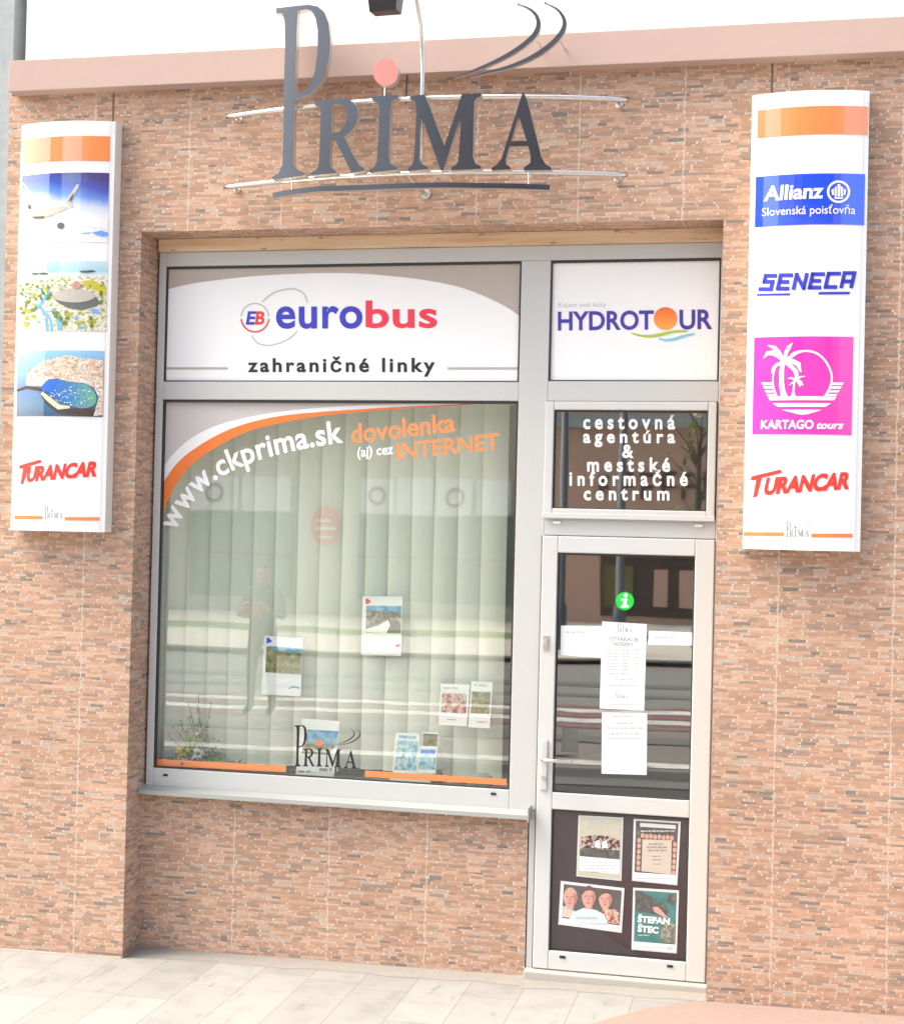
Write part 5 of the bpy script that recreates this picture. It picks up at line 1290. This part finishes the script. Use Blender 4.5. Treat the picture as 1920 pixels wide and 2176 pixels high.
for x, lab in ((-1.27, 'tall slate grey lamp post on the far kerb in front of the pink building'), (-2.35, 'tall slate grey lamp post on the far kerb where the two buildings meet')):
    lp = empty('street_lamp', lab, 'street lamp', (x, -20, 0), 'street lamps across the road')
    b = MB(); b.tube([(x, -20, -.02), (x, -20, .8), (x, -20, .82), (x, -20, 7)], [.13, .12, .085, .06], 14); b.build('post', M['slate'], lp, smooth=True)
    b = MB(); b.tube([(x, -20, 7), (x, -19.8, 7.3), (x, -19.0, 7.4)], [.05, .045, .04], 10); b.build('arm', M['slate'], lp, smooth=True)
    b = MB(); b.box(x - .12, x + .12, -19.3, -18.6, 7.36, 7.46); b.build('lamp_head', M['alu'], lp, bevel=.03)
# young tree on the far pavement
tx0, ty0 = 0.05, -21.5
tr = empty('young_tree', 'young street tree with sparse yellow green leaves on the far pavement', 'tree', (tx0, ty0, 0))
b = MB(); b.tube([(tx0, ty0, -.03), (tx0 + .04, ty0, 1.2), (tx0 - .03, ty0, 2.6), (tx0 + .02, ty0, 4.2)], [.10, .085, .07, .03], 10)
lv = MB()
for i in range(26):
    z0 = random.uniform(1.9, 4.2); a = random.uniform(0, 6.28); l = random.uniform(.5, 1.3)
    p0 = Vector((tx0, ty0, z0)); p1 = p0 + Vector((math.cos(a) * l * .6, math.sin(a) * l * .6, l * .6)); b.tube([p0, (p0 + p1) / 2 + Vector((0, 0, .05)), p1], [.025, .016, .006], 5)
    for _ in range(4):
        q = p0.lerp(p1, random.uniform(.35, 1.05)) + Vector((random.gauss(0, .12), random.gauss(0, .12), random.gauss(0, .12)))
        leaf(lv, q, (random.uniform(-1, 1), random.uniform(-1, 1), random.uniform(-1, 1)), random.uniform(.10, .18))
M['young_leaf'] = plain('young_leaf', (.26, .30, .03, 1), .6, var=.3, scale=6)
b.build('trunk', plain('bark', (.14, .12, .10, 1), .9, var=.3, scale=20), tr); lv.build('crown', M['young_leaf'], tr)

# the person who stands in the road facing the shop
def person():
    e = empty('person', 'person in a grey jacket and dark trousers standing in the road facing the shop', 'person', (-4.40, -9.5, -.12))
    bx0, by0, bz0 = -4.40, -9.5, -.12
    pts = {}; edges = []
    def p(n, x, y, z, r_): pts[n] = (x, y, z, r_)
    p('hip', 0, 0, .98, .150); p('waist', 0, 0, 1.14, .140); p('chest', 0, .01, 1.36, .165); p('neck0', 0, 0, 1.52, .085); p('neck1', 0, .015, 1.59, .055); p('jaw', 0, .03, 1.655, .072); p('skull', 0, .015, 1.745, .092); p('crown', 0, .005, 1.81, .060)
    edges += [('hip', 'waist'), ('waist', 'chest'), ('chest', 'neck0'), ('neck0', 'neck1'), ('neck1', 'jaw'), ('jaw', 'skull'), ('skull', 'crown')]
    p('nose', 0, .120, 1.715, .014); edges.append(('skull', 'nose'))
    for s in (-1, 1):
        n = lambda q: q + ('a' if s > 0 else 'b')
        p(n('ear'), s * .095, .0, 1.715, .016); edges.append(('skull', n('ear')))
        p(n('sh'), s * .185, 0, 1.46, .072); p(n('el'), s * .27, .04, 1.17, .050); p(n('wr'), s * .15, .26, 1.28, .032); p(n('palm'), s * .11, .32, 1.31, .036)
        edges += [('chest', n('sh')), (n('sh'), n('el')), (n('el'), n('wr')), (n('wr'), n('palm'))]
        for k in range(4):
            l = (.062, .072, .068, .052)[k]; o_f = (k - 1.5) * .021
            p(n('f%da' % k), s * .085, .35, 1.32 - o_f, .010); p(n('f%db' % k), s * .085 - s * l * .6, .372, 1.322 - o_f, .0085); p(n('f%dc' % k), s * .085 - s * l, .362, 1.322 - o_f, .007)
            edges += [(n('palm'), n('f%da' % k)), (n('f%da' % k), n('f%db' % k)), (n('f%db' % k), n('f%dc' % k))]
        p(n('t0'), s * .095, .315, 1.35, .011); p(n('t1'), s * .075, .33, 1.385, .009); edges += [(n('palm'), n('t0')), (n('t0'), n('t1'))]
        p(n('th'), s * .10, .0, .92, .098); p(n('kn'), s * .125, .02, .50, .066); p(n('an'), s * .14, -.01, .09, .046); p(n('to'), s * .155, .17, .045, .040)
        edges += [('hip', n('th')), (n('th'), n('kn')), (n('kn'), n('an')), (n('an'), n('to'))]
    names = list(pts); me = bpy.data.meshes.new('body')
    me.from_pydata([(bx0 + pts[q][0], by0 + pts[q][1], bz0 + pts[q][2]) for q in names], [(names.index(a), names.index(c)) for a, c in edges], [])
    t = NT('clothes_and_skin'); pv, X, Y, Z = t.pos(); h = t.math('SUBTRACT', Z, bz0)
    skin = (.50, .32, .25, 1)
    c = t.ramp(t.math('DIVIDE', h, 1.9), [(0, (.03, .03, .03, 1)), (.06, (.06, .065, .08, 1)), (.505, (.10, .115, .125, 1)), (.825, skin), (.925, (.05, .04, .03, 1))], 'CONSTANT')
    hand = t.math('MULTIPLY', t.math('GREATER_THAN', Y, by0 + .255), t.math('GREATER_THAN', h, 1.1))
    t.bsdf(t.mix(hand, c, skin), .75)
    me.materials.append(t.m)
    o = bpy.data.objects.new('body', me); col.objects.link(o); o.parent = e; o.matrix_parent_inverse = Matrix.Translation((bx0, by0, bz0)).inverted()
    sk = o.modifiers.new('skin', 'SKIN'); sk.use_smooth_shade = True
    for i, q in enumerate(names):
        sv = me.skin_vertices[0].data[i]; r_ = pts[q][3]
        sv.radius = (r_ * (1.15 if q in ('hip', 'waist', 'chest') else 1), r_ * (.78 if q in ('hip', 'waist', 'chest') else 1)) if False else (r_, r_)
        sv.use_root = (q == 'hip')
    ss = o.modifiers.new('subdivision', 'SUBSURF'); ss.levels = 2; ss.render_levels = 2
    bag = MB(); bag.box(bx0 - .12, bx0 + .12, by0 + .375, by0 + .40, bz0 + 1.17, bz0 + 1.34)
    ob = bag.build('folder', plain('dull_red_card', (.42, .12, .11, 1), .6), None, bevel=.015); tag(ob, 'red folder held by the person standing in the road', 'folder')
person()
